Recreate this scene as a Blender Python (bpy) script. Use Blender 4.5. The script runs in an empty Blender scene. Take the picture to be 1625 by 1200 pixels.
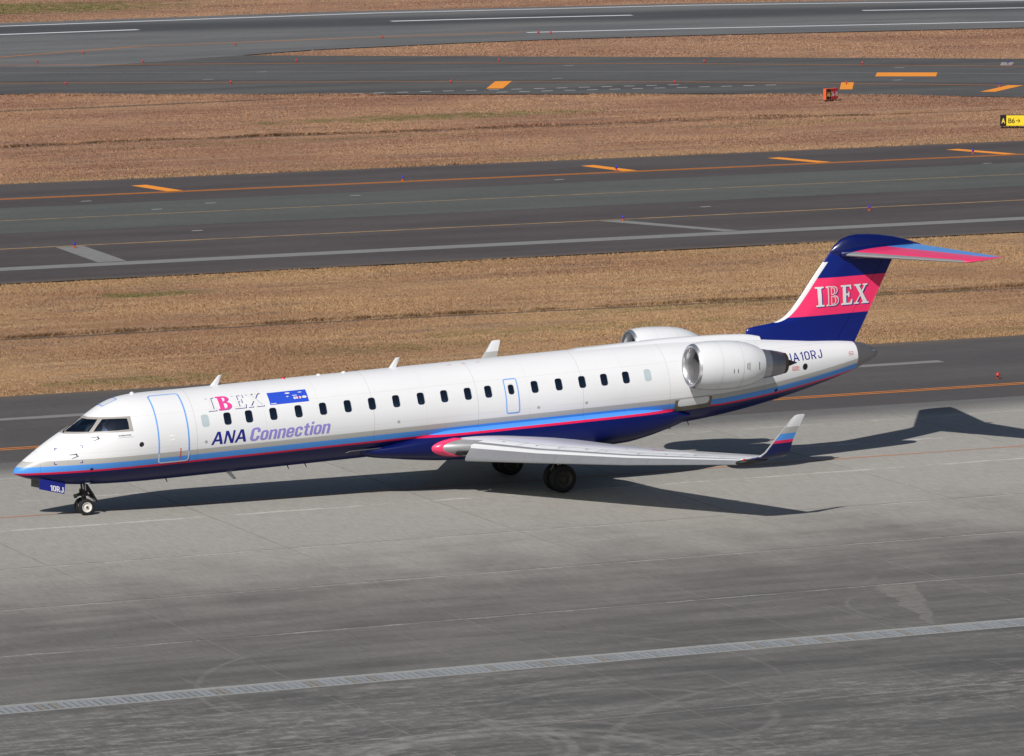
import bpy, bmesh, math, random
import numpy as np
from mathutils import Vector, Matrix
from mathutils.geometry import delaunay_2d_cdt

random.seed(7); RNG = np.random.default_rng(11)
C = bpy.context.scene.collection
SC = bpy.context.scene
rad = math.radians

# ------------------------------------------------------------------ camera
CAM = Vector((-48.9001, -149.007, 24.7601))
YAW, PITCH, ROLL, FPX = 0.4157, 0.1300, -0.0042, 8064.45
fwd = Vector((math.sin(YAW)*math.cos(PITCH), math.cos(YAW)*math.cos(PITCH), -math.sin(PITCH)))
rgt0 = Vector((math.cos(YAW), -math.sin(YAW), 0)); up0 = rgt0.cross(fwd)
rgt = rgt0*math.cos(ROLL) + up0*math.sin(ROLL); upv = -rgt0*math.sin(ROLL) + up0*math.cos(ROLL)
cam = bpy.data.cameras.new('camera'); camo = bpy.data.objects.new('camera', cam); C.objects.link(camo)
cam.sensor_fit = 'HORIZONTAL'; cam.sensor_width = 36.0; cam.lens = FPX*36.0/1625.0
cam.clip_start = 1.0; cam.clip_end = 12000
camo.matrix_world = Matrix(((rgt.x, upv.x, -fwd.x, CAM.x), (rgt.y, upv.y, -fwd.y, CAM.y), (rgt.z, upv.z, -fwd.z, CAM.z), (0, 0, 0, 1)))
SC.camera = camo

# ------------------------------------------------------------------ sky, sun, exposure
SUN = Vector((-0.86, -0.82, 1.0)).normalized()          # direction towards the sun
w = bpy.data.worlds.new('World'); SC.world = w; w.use_nodes = True
wn = w.node_tree.nodes; wn.clear()
sky = wn.new('ShaderNodeTexSky'); sky.sky_type = 'NISHITA'; sky.sun_disc = False
sky.sun_elevation = math.asin(SUN.z); sky.sun_rotation = math.atan2(SUN.x, SUN.y)
sky.air_density = 1.0; sky.dust_density = 1.0; sky.ozone_density = 1.0
bg = wn.new('ShaderNodeBackground'); bg.inputs[1].default_value = 0.05
wo = wn.new('ShaderNodeOutputWorld')
w.node_tree.links.new(sky.outputs[0], bg.inputs[0]); w.node_tree.links.new(bg.outputs[0], wo.inputs[0])
sl = bpy.data.lights.new('sun', 'SUN'); sl.energy = 4.4; sl.angle = rad(0.53); sl.color = (1.0, 0.955, 0.89)
so = bpy.data.objects.new('sun', sl); C.objects.link(so); so.location = SUN*400
so.rotation_euler = (-SUN).to_track_quat('-Z', 'Y').to_euler()
SC.view_settings.view_transform = 'Standard'; SC.view_settings.look = 'None'
SC.view_settings.gamma = 1.0; SC.view_settings.exposure = 0.08; SC.view_settings.use_curve_mapping = False
SC.render.engine = 'CYCLES'; SC.cycles.max_bounces = 8; SC.cycles.transparent_max_bounces = 16

# ------------------------------------------------------------------ material helpers
def nd(nt, typ, ins=None, **props):
    n = nt.nodes.new(typ)
    for k, v in props.items(): setattr(n, k, v)
    for k, v in (ins or {}).items():
        s = n.inputs[k]
        if isinstance(v, bpy.types.NodeSocket): nt.links.new(v, s)
        else: s.default_value = v
    return n
def ma(nt, op, a, b=0.0, c=0.0, clamp=False): return nd(nt, 'ShaderNodeMath', {0: a, 1: b, 2: c}, operation=op, use_clamp=clamp).outputs[0]
def mx(nt, f, a, b, mode='MIX'):
    fix = lambda v: (v[0], v[1], v[2], 1.0) if isinstance(v, tuple) else v
    return nd(nt, 'ShaderNodeMix', {0: f, 6: fix(a), 7: fix(b)}, data_type='RGBA', blend_type=mode).outputs[2]
def sstep(nt, v, a, b): return nd(nt, 'ShaderNodeMapRange', {0: v, 1: a, 2: b, 3: 0.0, 4: 1.0}, interpolation_type='SMOOTHSTEP').outputs[0]
def noise(nt, vec, scale, detail=4.0, rough=0.6, sc=None):
    if sc: vec = nd(nt, 'ShaderNodeVectorMath', {0: vec, 1: sc}, operation='MULTIPLY').outputs[0]
    return nd(nt, 'ShaderNodeTexNoise', {'Vector': vec, 'Scale': scale, 'Detail': detail, 'Roughness': rough}).outputs[0]
def newmat(name):
    m = bpy.data.materials.new(name); m.use_nodes = True; nt = m.node_tree
    return m, nt, nt.nodes['Principled BSDF']
def setp(nt, bs, **kw):
    names = dict(color='Base Color', rough='Roughness', metal='Metallic', coat='Coat Weight', coat_rough='Coat Roughness', spec='Specular IOR Level', normal='Normal', emis='Emission Color', emis_s='Emission Strength')
    for k, v in kw.items():
        s = bs.inputs[names[k]]
        if isinstance(v, bpy.types.NodeSocket): nt.links.new(v, s)
        else: s.default_value = (v[0], v[1], v[2], 1.0) if isinstance(v, tuple) and s.type == 'RGBA' else v
MATS = {}
def paint(name, col, rough=0.35, metal=0.0, coat=0.0, dirt=0.06, scale=2.5):
    if name in MATS: return MATS[name]
    m, nt, bs = newmat(name)
    tc = nd(nt, 'ShaderNodeTexCoord').outputs['Object']
    n = noise(nt, tc, scale, 5.0)
    f = ma(nt, 'MULTIPLY_ADD', n, dirt*2, 1.0-dirt*1.3)
    c = mx(nt, 1.0, (col[0], col[1], col[2]), nd(nt, 'ShaderNodeCombineColor', {0: f, 1: f, 2: f}).outputs[0], 'MULTIPLY')
    setp(nt, bs, color=c, rough=rough, metal=metal, coat=coat, coat_rough=0.08)
    MATS[name] = m; return m

WHITE, GREY = (0.68, 0.69, 0.715), (0.40, 0.40, 0.39)
LBLUE, RED, NAVY, PINK = (0.07, 0.27, 0.72), (0.58, 0.010, 0.065), (0.0015, 0.006, 0.078), (0.80, 0.035, 0.14)
M_white = paint('white_paint', WHITE, 0.3, coat=0.4, dirt=0.03)
M_navy = paint('navy_paint', NAVY, 0.3, coat=0.3)
M_pink = paint('pink_paint', PINK, 0.35, coat=0.3)
M_lblue = paint('light_blue_paint', LBLUE, 0.35, coat=0.3)
M_line = paint('outline_blue', (0.12, 0.33, 0.80), 0.4)
M_metal = paint('bare_aluminium', (0.37, 0.375, 0.39), 0.42, metal=0.5, dirt=0.12, scale=4)
M_lip = paint('polished_lip', (0.60, 0.61, 0.63), 0.36, metal=0.9, dirt=0.05)
M_wing = paint('wing_paint', (0.65, 0.665, 0.70), 0.3, coat=0.4, dirt=0.05)
M_greyp = paint('light_grey_paint', (0.50, 0.51, 0.53), 0.4)
M_frame = paint('cockpit_frame_grey', (0.32, 0.30, 0.285), 0.4)
M_cone = paint('tail_cone_metal', (0.20, 0.195, 0.20), 0.38, metal=0.6, dirt=0.2)
M_noz = paint('nozzle_metal', (0.27, 0.27, 0.30), 0.33, metal=0.9, dirt=0.35, scale=5)
M_dark = paint('dark_metal', (0.028, 0.027, 0.027), 0.5, metal=0.4, dirt=0.2)
M_black = paint('black_void', (0.008, 0.008, 0.009), 0.6)
M_rubber = paint('rubber', (0.009, 0.009, 0.010), 0.75, dirt=0.25, scale=9)
M_rimw = paint('white_rim', (0.66, 0.65, 0.60), 0.45, dirt=0.15, scale=9)
M_rimd = paint('dark_rim', (0.07, 0.066, 0.06), 0.5, metal=0.5, dirt=0.2)
M_strut = paint('strut_metal', (0.20, 0.21, 0.22), 0.4, metal=0.7, dirt=0.25)
M_chrome = paint('chrome', (0.7, 0.7, 0.72), 0.15, metal=1.0)
M_blind = paint('window_blind', (0.42, 0.50, 0.53), 0.4)
M_rim = paint('window_rim', (0.36, 0.36, 0.38), 0.5)
M_inner = paint('cabin_lining', (0.35, 0.36, 0.38), 0.8)
M_navytext = paint('navy_lettering', (0.006, 0.012, 0.21), 0.4)
M_lav = paint('lavender_lettering', (0.25, 0.22, 0.58), 0.4)
M_pinktext = paint('pink_lettering', (0.75, 0.05, 0.28), 0.4)
M_whitetext = paint('white_lettering', (0.68, 0.68, 0.69), 0.4)
M_panel = paint('panel_blue', (0.022, 0.075, 0.56), 0.4)
M_redtext = paint('red_lettering', (0.55, 0.06, 0.05), 0.5)
M_seat = paint('seat_fabric', (0.05, 0.06, 0.10), 0.9)

def livery():
    m, nt, bs = newmat('fuselage_livery')
    tc = nd(nt, 'ShaderNodeTexCoord').outputs['Object']
    s = nd(nt, 'ShaderNodeSeparateXYZ', {0: tc}); x, z = s.outputs[0], s.outputs[2]
    d = ma(nt, 'MAXIMUM', ma(nt, 'SUBTRACT', x, 24.0), 0.0)
    lift = ma(nt, 'ADD', ma(nt, 'MULTIPLY', d, 0.045), ma(nt, 'MULTIPLY', ma(nt, 'MULTIPLY', d, d), 0.0115))
    zz = ma(nt, 'SUBTRACT', z, lift)
    gt = lambda v: ma(nt, 'GREATER_THAN', zz, v)
    c = mx(nt, gt(1.372), NAVY, RED); c = mx(nt, gt(1.44), c, LBLUE); c = mx(nt, gt(1.625), c, GREY); c = mx(nt, gt(1.79), c, WHITE)
    # skin joints: hairline seams round the barrel
    seam = None
    for xs in (0.73, 5.62, 11.6, 15.2, 18.9, 22.0, 25.6):
        l = ma(nt, 'LESS_THAN', ma(nt, 'ABSOLUTE', ma(nt, 'SUBTRACT', x, xs)), 0.006)
        seam = l if seam is None else ma(nt, 'MAXIMUM', seam, l)
    for zs_ in (2.98, 1.98):
        l = ma(nt, 'MULTIPLY', ma(nt, 'LESS_THAN', ma(nt, 'ABSOLUTE', ma(nt, 'SUBTRACT', z, zs_)), 0.006), 0.35); seam = ma(nt, 'MAXIMUM', seam, l)
    for xs in (1.55, 7.95, 9.8, 13.4, 17.0, 20.4, 23.9, 27.5):
        l = ma(nt, 'MULTIPLY', ma(nt, 'LESS_THAN', ma(nt, 'ABSOLUTE', ma(nt, 'SUBTRACT', x, xs)), 0.006), 0.35); seam = ma(nt, 'MAXIMUM', seam, l)
    n = noise(nt, tc, 1.4, 6.0, 0.6, (0.35, 1.0, 2.0))
    f = ma(nt, 'SUBTRACT', ma(nt, 'MULTIPLY_ADD', n, 0.10, 0.94), ma(nt, 'MULTIPLY', seam, 0.35))
    c = mx(nt, 1.0, c, nd(nt, 'ShaderNodeCombineColor', {0: f, 1: f, 2: f}).outputs[0], 'MULTIPLY')
    b = nd(nt, 'ShaderNodeBump', {'Strength': 0.10, 'Distance': 0.02, 'Height': noise(nt, tc, 1.6, 2.0, 0.5, (1.0, 1.0, 1.6))}).outputs[0]
    setp(nt, bs, color=c, rough=0.36, coat=0.06, coat_rough=0.08, spec=0.30, normal=b)
    return m
M_livery = livery()

def winglet_mat():
    m, nt, bs = newmat('winglet_livery')
    z = nd(nt, 'ShaderNodeSeparateXYZ', {0: nd(nt, 'ShaderNodeTexCoord').outputs['Object']}).outputs[2]
    gt = lambda v: ma(nt, 'GREATER_THAN', z, v)
    c = mx(nt, gt(1.640), NAVY, (0.65, 0.015, 0.09)); c = mx(nt, gt(1.735), c, LBLUE); c = mx(nt, gt(1.935), c, GREY); c = mx(nt, gt(2.135), c, WHITE)
    setp(nt, bs, color=c, rough=0.3, coat=0.4); return m
M_wlet = winglet_mat()

def fin_mat():
    m, nt, bs = newmat('fin_livery')
    s = nd(nt, 'ShaderNodeSeparateXYZ', {0: nd(nt, 'ShaderNodeTexCoord').outputs['Object']}); x, z = s.outputs[0], s.outputs[2]
    zz = ma(nt, 'MULTIPLY_ADD', ma(nt, 'SUBTRACT', x, 28.6), 0.018, z)
    FN = (0.002, 0.011, 0.150); c = mx(nt, ma(nt, 'GREATER_THAN', zz, 3.87), FN, PINK); c = mx(nt, ma(nt, 'GREATER_THAN', zz, 5.10), c, FN)
    setp(nt, bs, color=c, rough=0.3, coat=0.15, coat_rough=0.08, spec=0.4); return m
M_fin = fin_mat()

def glass(name, tint, fac):
    m = bpy.data.materials.new(name); m.use_nodes = True; nt = m.node_tree; nt.nodes.clear()
    t = nd(nt, 'ShaderNodeBsdfTransparent', {0: (*tint, 1)}).outputs[0]
    g = nd(nt, 'ShaderNodeBsdfGlossy', {'Color': (0.72, 0.85, 1.0, 1), 'Roughness': 0.04}).outputs[0]
    fr = nd(nt, 'ShaderNodeFresnel', {'IOR': 1.5}).outputs[0]
    f = ma(nt, 'MULTIPLY_ADD', fr, 1.0, fac, clamp=True)
    mix = nd(nt, 'ShaderNodeMixShader', {0: f, 1: t, 2: g}).outputs[0]
    nd(nt, 'ShaderNodeOutputMaterial', {0: mix}); return m
M_glass = glass('cockpit_glass', (0.36, 0.47, 0.62), 0.10)
M_pax = glass('cabin_glass', (0.34, 0.42, 0.72), 0.13)

# ------------------------------------------------------------------ object helpers
def tag(o, label=None, cat=None, group=None, kind=None):
    if label: o['label'] = label
    if cat: o['category'] = cat
    if group: o['group'] = group
    if kind: o['kind'] = kind
    return o
def link(name, me, parent=None, mats=()):
    o = bpy.data.objects.new(name, me); C.objects.link(o)
    for m in (mats if isinstance(mats, (list, tuple)) else [mats]): me.materials.append(m)
    if parent: o.parent = parent
    return o
def mesh(name, v, f, mats, parent=None, smooth=False, mi=None, normals=None):
    me = bpy.data.meshes.new(name); me.from_pydata([tuple(map(float, p)) for p in v], [], [tuple(int(i) for i in q) for q in f])
    o = link(name, me, parent, mats)
    if mi is not None: me.polygons.foreach_set('material_index', mi)
    if smooth or normals is not None: me.polygons.foreach_set('use_smooth', [True]*len(me.polygons))
    me.update()
    if normals is not None: me.normals_split_custom_set_from_vertices([tuple(map(float, n)) for n in normals])
    return o
def fix_normals(o, angle=None):
    bm = bmesh.new(); bm.from_mesh(o.data); bmesh.ops.remove_doubles(bm, verts=bm.verts, dist=1e-5); bmesh.ops.recalc_face_normals(bm, faces=bm.faces)
    if angle:
        for f in bm.faces: f.smooth = True
        for e in bm.edges:
            if len(e.link_faces) == 2 and e.calc_face_angle(0) > angle: e.smooth = False
    bm.to_mesh(o.data); bm.free(); return o
def empty(name, loc=(0, 0, 0), parent=None):
    o = bpy.data.objects.new(name, None); C.objects.link(o); o.location = loc; o.parent = parent; return o
class MB:
    """collects simple solids into one mesh"""
    def __init__(s): s.v = []; s.f = []; s.m = []
    def add(s, v, f, mi=0):
        k = len(s.v); s.v += [tuple(p) for p in v]; s.f += [tuple(i+k for i in q) for q in f]; s.m += [mi]*len(f); return s
    def box(s, x0, x1, y0, y1, z0, z1, mi=0, M=None):
        v = [Vector((x, y, z)) for z in (z0, z1) for y in (y0, y1) for x in (x0, x1)]
        if M is not None: v = [M @ p for p in v]
        return s.add(v, [(0, 2, 3, 1), (4, 5, 7, 6), (0, 1, 5, 4), (2, 6, 7, 3), (0, 4, 6, 2), (1, 3, 7, 5)], mi)
    def tube(s, a, b, r0, r1=None, n=12, mi=0):
        a, b = Vector(a), Vector(b); r1 = r0 if r1 is None else r1; d = (b-a).normalized()
        u = d.orthogonal().normalized(); w_ = d.cross(u)
        ring = lambda c, r: [c + (u*math.cos(2*math.pi*i/n) + w_*math.sin(2*math.pi*i/n))*r for i in range(n)]
        f = [(i, (i+1) % n, n+(i+1) % n, n+i) for i in range(n)] + [tuple(range(n))[::-1], tuple(range(n, 2*n))]
        return s.add(ring(a, r0)+ring(b, r1), f, mi)
    def lathe(s, prof, M, n=32, mi=0, close=False):
        """prof: (axial, radius[, mi]); axis = local Z of M"""
        v = []
        for a, r in [p[:2] for p in prof]:
            v += [M @ Vector((r*math.cos(2*math.pi*i/n), r*math.sin(2*math.pi*i/n), a)) for i in range(n)]
        f = []
        for j in range(len(prof)-1 if not close else len(prof)):
            j2 = (j+1) % len(prof)
            f += [(j*n+i, j*n+(i+1) % n, j2*n+(i+1) % n, j2*n+i) for i in range(n)]
        return s.add(v, f, mi)
    def build(s, name, mats, parent=None, angle=rad(35)):
        o = mesh(name, s.v, s.f, mats, parent, mi=s.m); return fix_normals(o, angle)

# ================================================================== GROUND
def pos(nt): return nd(nt, 'ShaderNodeNewGeometry').outputs['Position']
def gfac(nt, f): return nd(nt, 'ShaderNodeCombineColor', {0: f, 1: f, 2: f}).outputs[0]

def grass_color(nt, P):
    big = noise(nt, P, 0.07, 4.0, 0.6, (0.5, 1.2, 1.0)); mid = noise(nt, P, 0.42, 5.0, 0.65, (0.4, 1.1, 1.0)); fine = noise(nt, P, 3.2, 3.0, 0.7); st = noise(nt, P, 0.9, 3.0, 0.6, (0.06, 1.0, 1.0))
    c = mx(nt, sstep(nt, big, 0.36, 0.62), (0.305, 0.178, 0.108), (0.415, 0.266, 0.148))
    c = mx(nt, ma(nt, 'MULTIPLY', sstep(nt, mid, 0.50, 0.68), 0.75), c, (0.262, 0.174, 0.124))
    c = mx(nt, ma(nt, 'MULTIPLY', sstep(nt, st, 0.50, 0.66), 0.62), c, (0.43, 0.295, 0.172))
    c = mx(nt, ma(nt, 'MULTIPLY', sstep(nt, fine, 0.52, 0.75), 0.40), c, (0.50, 0.34, 0.19))
    xyz = nd(nt, 'ShaderNodeSeparateXYZ', {0: P}); x, y = xyz.outputs[0], xyz.outputs[1]
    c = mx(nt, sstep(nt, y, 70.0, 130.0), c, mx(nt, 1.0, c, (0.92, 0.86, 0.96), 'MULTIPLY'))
    g = None
    wob = ma(nt, 'MULTIPLY', ma(nt, 'SUBTRACT', noise(nt, P, 0.5, 4.0), 0.5), 2.2)
    for cx, cy, rx, ry, k in ((74, 141.3, 12, 2.6, 0.75), (24.7, 57, 3.0, 1.2, 0.8), (15, 30.2, 4.5, 1.3, 0.6), (27, 35, 6, 1.6, 0.35), (88, 266, 17, 9, 1.0), (45, 42.6, 12, 1.0, 0.4), (36, 38, 9, 1.4, 0.35), (55, 30, 8, 1.2, 0.25), (60, 128.5, 14, 1.2, 0.35), (92, 127, 10, 1.6, 0.3)):
        dx = ma(nt, 'DIVIDE', ma(nt, 'SUBTRACT', x, cx), rx); dy = ma(nt, 'DIVIDE', ma(nt, 'SUBTRACT', y, cy), ry)
        r = ma(nt, 'ADD', ma(nt, 'SQRT', ma(nt, 'ADD', ma(nt, 'MULTIPLY', dx, dx), ma(nt, 'MULTIPLY', dy, dy))), wob)
        k_ = ma(nt, 'MULTIPLY', ma(nt, 'SUBTRACT', 1.0, sstep(nt, r, 0.45, 1.15)), k)
        g = k_ if g is None else ma(nt, 'MAXIMUM', g, k_)
    g = ma(nt, 'MULTIPLY', g, sstep(nt, noise(nt, P, 1.3, 4.0), 0.3, 0.6))
    c = mx(nt, g, c, (0.125, 0.135, 0.04))
    for pts_, hw_ in ((((-20, 44.75), (30, 44.7), (60, 43.1), (100, 42.1)), 0.42), (((30, 130.6), (51.6, 132.8), (66.4, 131.9), (99, 130.5)), 0.5)):
        fc = nd(nt, 'ShaderNodeFloatCurve', {1: ma(nt, 'DIVIDE', ma(nt, 'SUBTRACT', x, -20.0), 120.0)}); cv = fc.mapping.curves[0]
        for i_, q_ in enumerate(pts_):
            u_, v_ = (q_[0]+20)/120, (q_[1]-40)/100
            if i_ == 0: cv.points[0].location = (u_, v_)
            elif i_ == len(pts_)-1: cv.points[1].location = (u_, v_)
        for q_ in pts_[1:-1]: cv.points.new((q_[0]+20)/120, (q_[1]-40)/100)
        for pt in cv.points: pt.handle_type = 'VECTOR'
        fc.mapping.update()
        yy_ = ma(nt, 'MULTIPLY_ADD', fc.outputs[0], 100.0, 40.0)
        k_ = ma(nt, 'SUBTRACT', 1.0, sstep(nt, ma(nt, 'ABSOLUTE', ma(nt, 'SUBTRACT', y, yy_)), hw_*0.6, hw_*1.3))
        c = mx(nt, ma(nt, 'MULTIPLY', k_, ma(nt, 'MULTIPLY', sstep(nt, noise(nt, P, 0.6, 4.0, 0.7), 0.38, 0.60), 0.75)), c, (0.13, 0.075, 0.038))
    # pale fringe along pavement edges
    e = None
    for yy in (29.0, 62.0, 110.6):
        k_ = ma(nt, 'SUBTRACT', 1.0, sstep(nt, ma(nt, 'ABSOLUTE', ma(nt, 'SUBTRACT', y, yy)), 0.2, 2.2))
        e = k_ if e is None else ma(nt, 'MAXIMUM', e, k_)
    return mx(nt, ma(nt, 'MULTIPLY', e, ma(nt, 'MULTIPLY', sstep(nt, mid, 0.35, 0.6), 0.55)), mx(nt, 0.0, c, c), (0.34, 0.225, 0.115))
def M_ground():
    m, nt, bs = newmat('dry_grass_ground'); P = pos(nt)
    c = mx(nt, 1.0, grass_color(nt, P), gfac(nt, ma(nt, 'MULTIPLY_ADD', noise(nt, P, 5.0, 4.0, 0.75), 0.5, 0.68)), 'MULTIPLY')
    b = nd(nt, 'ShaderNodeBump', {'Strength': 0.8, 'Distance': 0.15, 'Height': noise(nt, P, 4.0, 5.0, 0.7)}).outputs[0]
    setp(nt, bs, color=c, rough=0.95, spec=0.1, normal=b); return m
def M_blades():
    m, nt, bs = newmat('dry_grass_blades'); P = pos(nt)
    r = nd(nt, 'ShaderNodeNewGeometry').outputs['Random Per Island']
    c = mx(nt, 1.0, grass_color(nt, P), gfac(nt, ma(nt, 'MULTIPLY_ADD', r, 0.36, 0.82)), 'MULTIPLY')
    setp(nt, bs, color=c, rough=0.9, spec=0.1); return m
def M_soil():
    m, nt, bs = newmat('bare_soil'); P = pos(nt)
    c = mx(nt, noise(nt, P, 1.0, 5.0, 0.7), (0.07, 0.05, 0.038), (0.17, 0.13, 0.10))
    setp(nt, bs, color=c, rough=0.95, spec=0.1); return m
def M_asphalt(name, base, tint2, streak_y=None, sc=0.25):
    m, nt, bs = newmat(name); P = pos(nt)
    a = noise(nt, P, sc, 5.0, 0.6, (0.25, 1.0, 1.0)); g = noise(nt, P, 14.0, 3.0, 0.8); h = noise(nt, P, 2.2, 4.0, 0.7, (0.15, 1.6, 1.0))
    c = mx(nt, sstep(nt, a, 0.35, 0.66), base, tint2)
    gr = noise(nt, P, 1.0, 3.0, 0.8, (6.0, 0.8, 1.0))
    f = ma(nt, 'ADD', ma(nt, 'MULTIPLY_ADD', gr, 0.55, 0.58), ma(nt, 'MULTIPLY', h, 0.32))
    c = mx(nt, 1.0, c, gfac(nt, f), 'MULTIPLY')
    if streak_y:
        y = nd(nt, 'ShaderNodeSeparateXYZ', {0: P}).outputs[1]; x = nd(nt, 'ShaderNodeSeparateXYZ', {0: P}).outputs[0]
        yy = ma(nt, 'ADD', y, ma(nt, 'MULTIPLY', ma(nt, 'SUBTRACT', x, 110.0), streak_y[3]))
        k = ma(nt, 'SUBTRACT', 1.0, sstep(nt, ma(nt, 'ABSOLUTE', ma(nt, 'SUBTRACT', yy, streak_y[0])), streak_y[1], streak_y[2]))
        c = mx(nt, ma(nt, 'MULTIPLY', k, ma(nt, 'MULTIPLY_ADD', h, 0.5, 0.4)), c, (0.030, 0.031, 0.036))
    yq = nd(nt, 'ShaderNodeSeparateXYZ', {0: P}).outputs[1]; dn = noise(nt, P, 0.8, 5.0, 0.7, (0.35, 1.0, 1.0))
    for ye in (27.6, 63.2, 109.0):
        dd = ma(nt, 'SUBTRACT', ma(nt, 'ABSOLUTE', ma(nt, 'SUBTRACT', yq, ye)), ma(nt, 'MULTIPLY', dn, 1.6))
        c = mx(nt, ma(nt, 'MULTIPLY', ma(nt, 'SUBTRACT', 1.0, sstep(nt, dd, -0.9, 0.5)), 0.5), c, (0.155, 0.118, 0.088))
    b = nd(nt, 'ShaderNodeBump', {'Strength': 0.25, 'Distance': 0.01, 'Height': g}).outputs[0]
    setp(nt, bs, color=c, rough=0.85, spec=0.25, normal=b); return m
def M_mark(name, col, under, wear=0.35):
    m, nt, bs = newmat(name); P = pos(nt)
    k = sstep(nt, noise(nt, P, 2.5, 6.0, 0.75, (0.4, 1.2, 1.0)), wear, wear+0.30)
    c = mx(nt, k, under, col); c = mx(nt, 1.0, c, gfac(nt, ma(nt, 'MULTIPLY_ADD', noise(nt, P, 12.0, 2.0), 0.4, 0.8)), 'MULTIPLY')
    setp(nt, bs, color=c, rough=0.8, spec=0.25); return m

ROWS = [-29.55, -22.1, -15.4, -8.9, -2.1, 3.4, 8.2, 11.6]
def M_concrete():
    m, nt, bs = newmat('apron_concrete'); P = pos(nt)
    xyz = nd(nt, 'ShaderNodeSeparateXYZ', {0: P}); x, y = xyz.outputs[0], xyz.outputs[1]
    oi = nd(nt, 'ShaderNodeObjectInfo').outputs['Random']
    n1 = noise(nt, P, 0.16, 5.0, 0.6, (0.28, 1.0, 1.0)); n2 = noise(nt, P, 0.75, 6.0, 0.66, (0.20, 1.0, 1.0)); n3 = noise(nt, P, 5.0, 4.0, 0.75, (0.25, 1.0, 1.0)); g = noise(nt, P, 22.0, 2.0, 0.8)
    n4 = noise(nt, P, 0.30, 4.0, 0.6)
    light = mx(nt, n1, (0.300, 0.290, 0.268), (0.365, 0.352, 0.325))
    mid_ = mx(nt, sstep(nt, n2, 0.30, 0.70), (0.124, 0.118, 0.111), (0.178, 0.170, 0.159))
    dark = mx(nt, sstep(nt, n2, 0.33, 0.66), (0.088, 0.086, 0.084), (0.145, 0.141, 0.136))
    # the lower apron is old and blackened, the taxiway lane swept and pale
    n5 = noise(nt, P, 0.32, 4.0, 0.6, (1.0, 0.30, 1.0))
    wob = ma(nt, 'ADD', ma(nt, 'MULTIPLY', ma(nt, 'SUBTRACT', n2, 0.5), 5.0), ma(nt, 'ADD', ma(nt, 'MULTIPLY', ma(nt, 'SUBTRACT', n4, 0.5), 6.0), ma(nt, 'MULTIPLY', ma(nt, 'SUBTRACT', n5, 0.5), 11.0)))
    edge = ma(nt, 'ADD', y, wob)
    k = sstep(nt, edge, -21.0, -6.0)
    c = mx(nt, k, mx(nt, sstep(nt, edge, -34.0, -20.0), dark, mid_), light)
    # worn slab edges along the joints: thin, pale on the old slabs, dark sealant on the pale ones
    jn = sstep(nt, noise(nt, P, 0.7, 4.0, 0.7), 0.28, 0.55)
    for yy in (-36.4, -22.1, -15.4, -8.9):
        l = ma(nt, 'MULTIPLY', ma(nt, 'LESS_THAN', ma(nt, 'ABSOLUTE', ma(nt, 'SUBTRACT', y, yy)), 0.06), ma(nt, 'MULTIPLY', jn, 0.36)); c = mx(nt, l, c, (0.27, 0.26, 0.25))
        l = ma(nt, 'MULTIPLY', ma(nt, 'LESS_THAN', ma(nt, 'ABSOLUTE', ma(nt, 'SUBTRACT', y, yy+.13)), 0.06), ma(nt, 'MULTIPLY', jn, 0.35)); c = mx(nt, l, c, (0.07, 0.067, 0.064))
    fx = ma(nt, 'MULTIPLY', ma(nt, 'ABSOLUTE', ma(nt, 'SUBTRACT', ma(nt, 'FRACT', ma(nt, 'ADD', ma(nt, 'DIVIDE', ma(nt, 'ADD', x, 1.9), 7.545), 0.5)), 0.5)), 7.545)
    l = ma(nt, 'MULTIPLY', ma(nt, 'LESS_THAN', fx, 0.020), ma(nt, 'MULTIPLY_ADD', k, 0.30, 0.20)); c = mx(nt, l, c, mx(nt, k, (0.25, 0.24, 0.225), (0.12, 0.115, 0.108)))
    # coarse light speckle where the old surface is worn open
    c = mx(nt, ma(nt, 'MULTIPLY', ma(nt, 'SUBTRACT', 1.0, sstep(nt, y, -31.0, -27.0)), ma(nt, 'MULTIPLY', sstep(nt, noise(nt, P, 3.5, 5.0, 0.8, (0.35, 1.0, 1.0)), 0.47, 0.62), sstep(nt, ma(nt, 'ADD', n1, ma(nt, 'MULTIPLY', n2, 0.5)), 0.60, 0.86))), c, (0.230, 0.223, 0.214))
    # blackened strip towards the asphalt shoulder
    k2 = sstep(nt, ma(nt, 'ADD', y, ma(nt, 'MULTIPLY', ma(nt, 'SUBTRACT', n2, 0.5), 2.0)), 7.6, 11.2)
    c = mx(nt, k2, c, (0.135, 0.132, 0.130))
    # rough white sealant along some joints
    for yy, wd, kk in ((-2.1, 0.11, 0.8), (-8.9, 0.06, 0.45), (-15.4, 0.06, 0.30), (3.4, 0.12, 0.7), (-22.1, 0.06, 0.32), (8.2, 0.07, 0.45)):
        d = ma(nt, 'ABSOLUTE', ma(nt, 'ADD', ma(nt, 'SUBTRACT', y, yy), ma(nt, 'MULTIPLY', ma(nt, 'SUBTRACT', noise(nt, P, 1.1, 4.0, 0.7), 0.5), 0.55)))
        l = ma(nt, 'MULTIPLY', ma(nt, 'LESS_THAN', d, wd), ma(nt, 'MULTIPLY', sstep(nt, noise(nt, P, 0.5, 5.0, 0.7, (0.8, 0.2, 1.0)), 0.44, 0.56), kk))
        c = mx(nt, l, c, (0.46, 0.455, 0.44))
    # fine score lines across the old slabs
    fr = ma(nt, 'ABSOLUTE', ma(nt, 'SUBTRACT', ma(nt, 'FRACT', ma(nt, 'DIVIDE', ma(nt, 'ADD', x, 1.9), 2.515)), 0.5))
    l = ma(nt, 'MULTIPLY', ma(nt, 'GREATER_THAN', fr, 0.4935), ma(nt, 'SUBTRACT', 0.45, ma(nt, 'MULTIPLY', k, 0.45)))
    l = ma(nt, 'MULTIPLY', l, sstep(nt, noise(nt, P, 0.3, 3.0), 0.4, 0.6))
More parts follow.
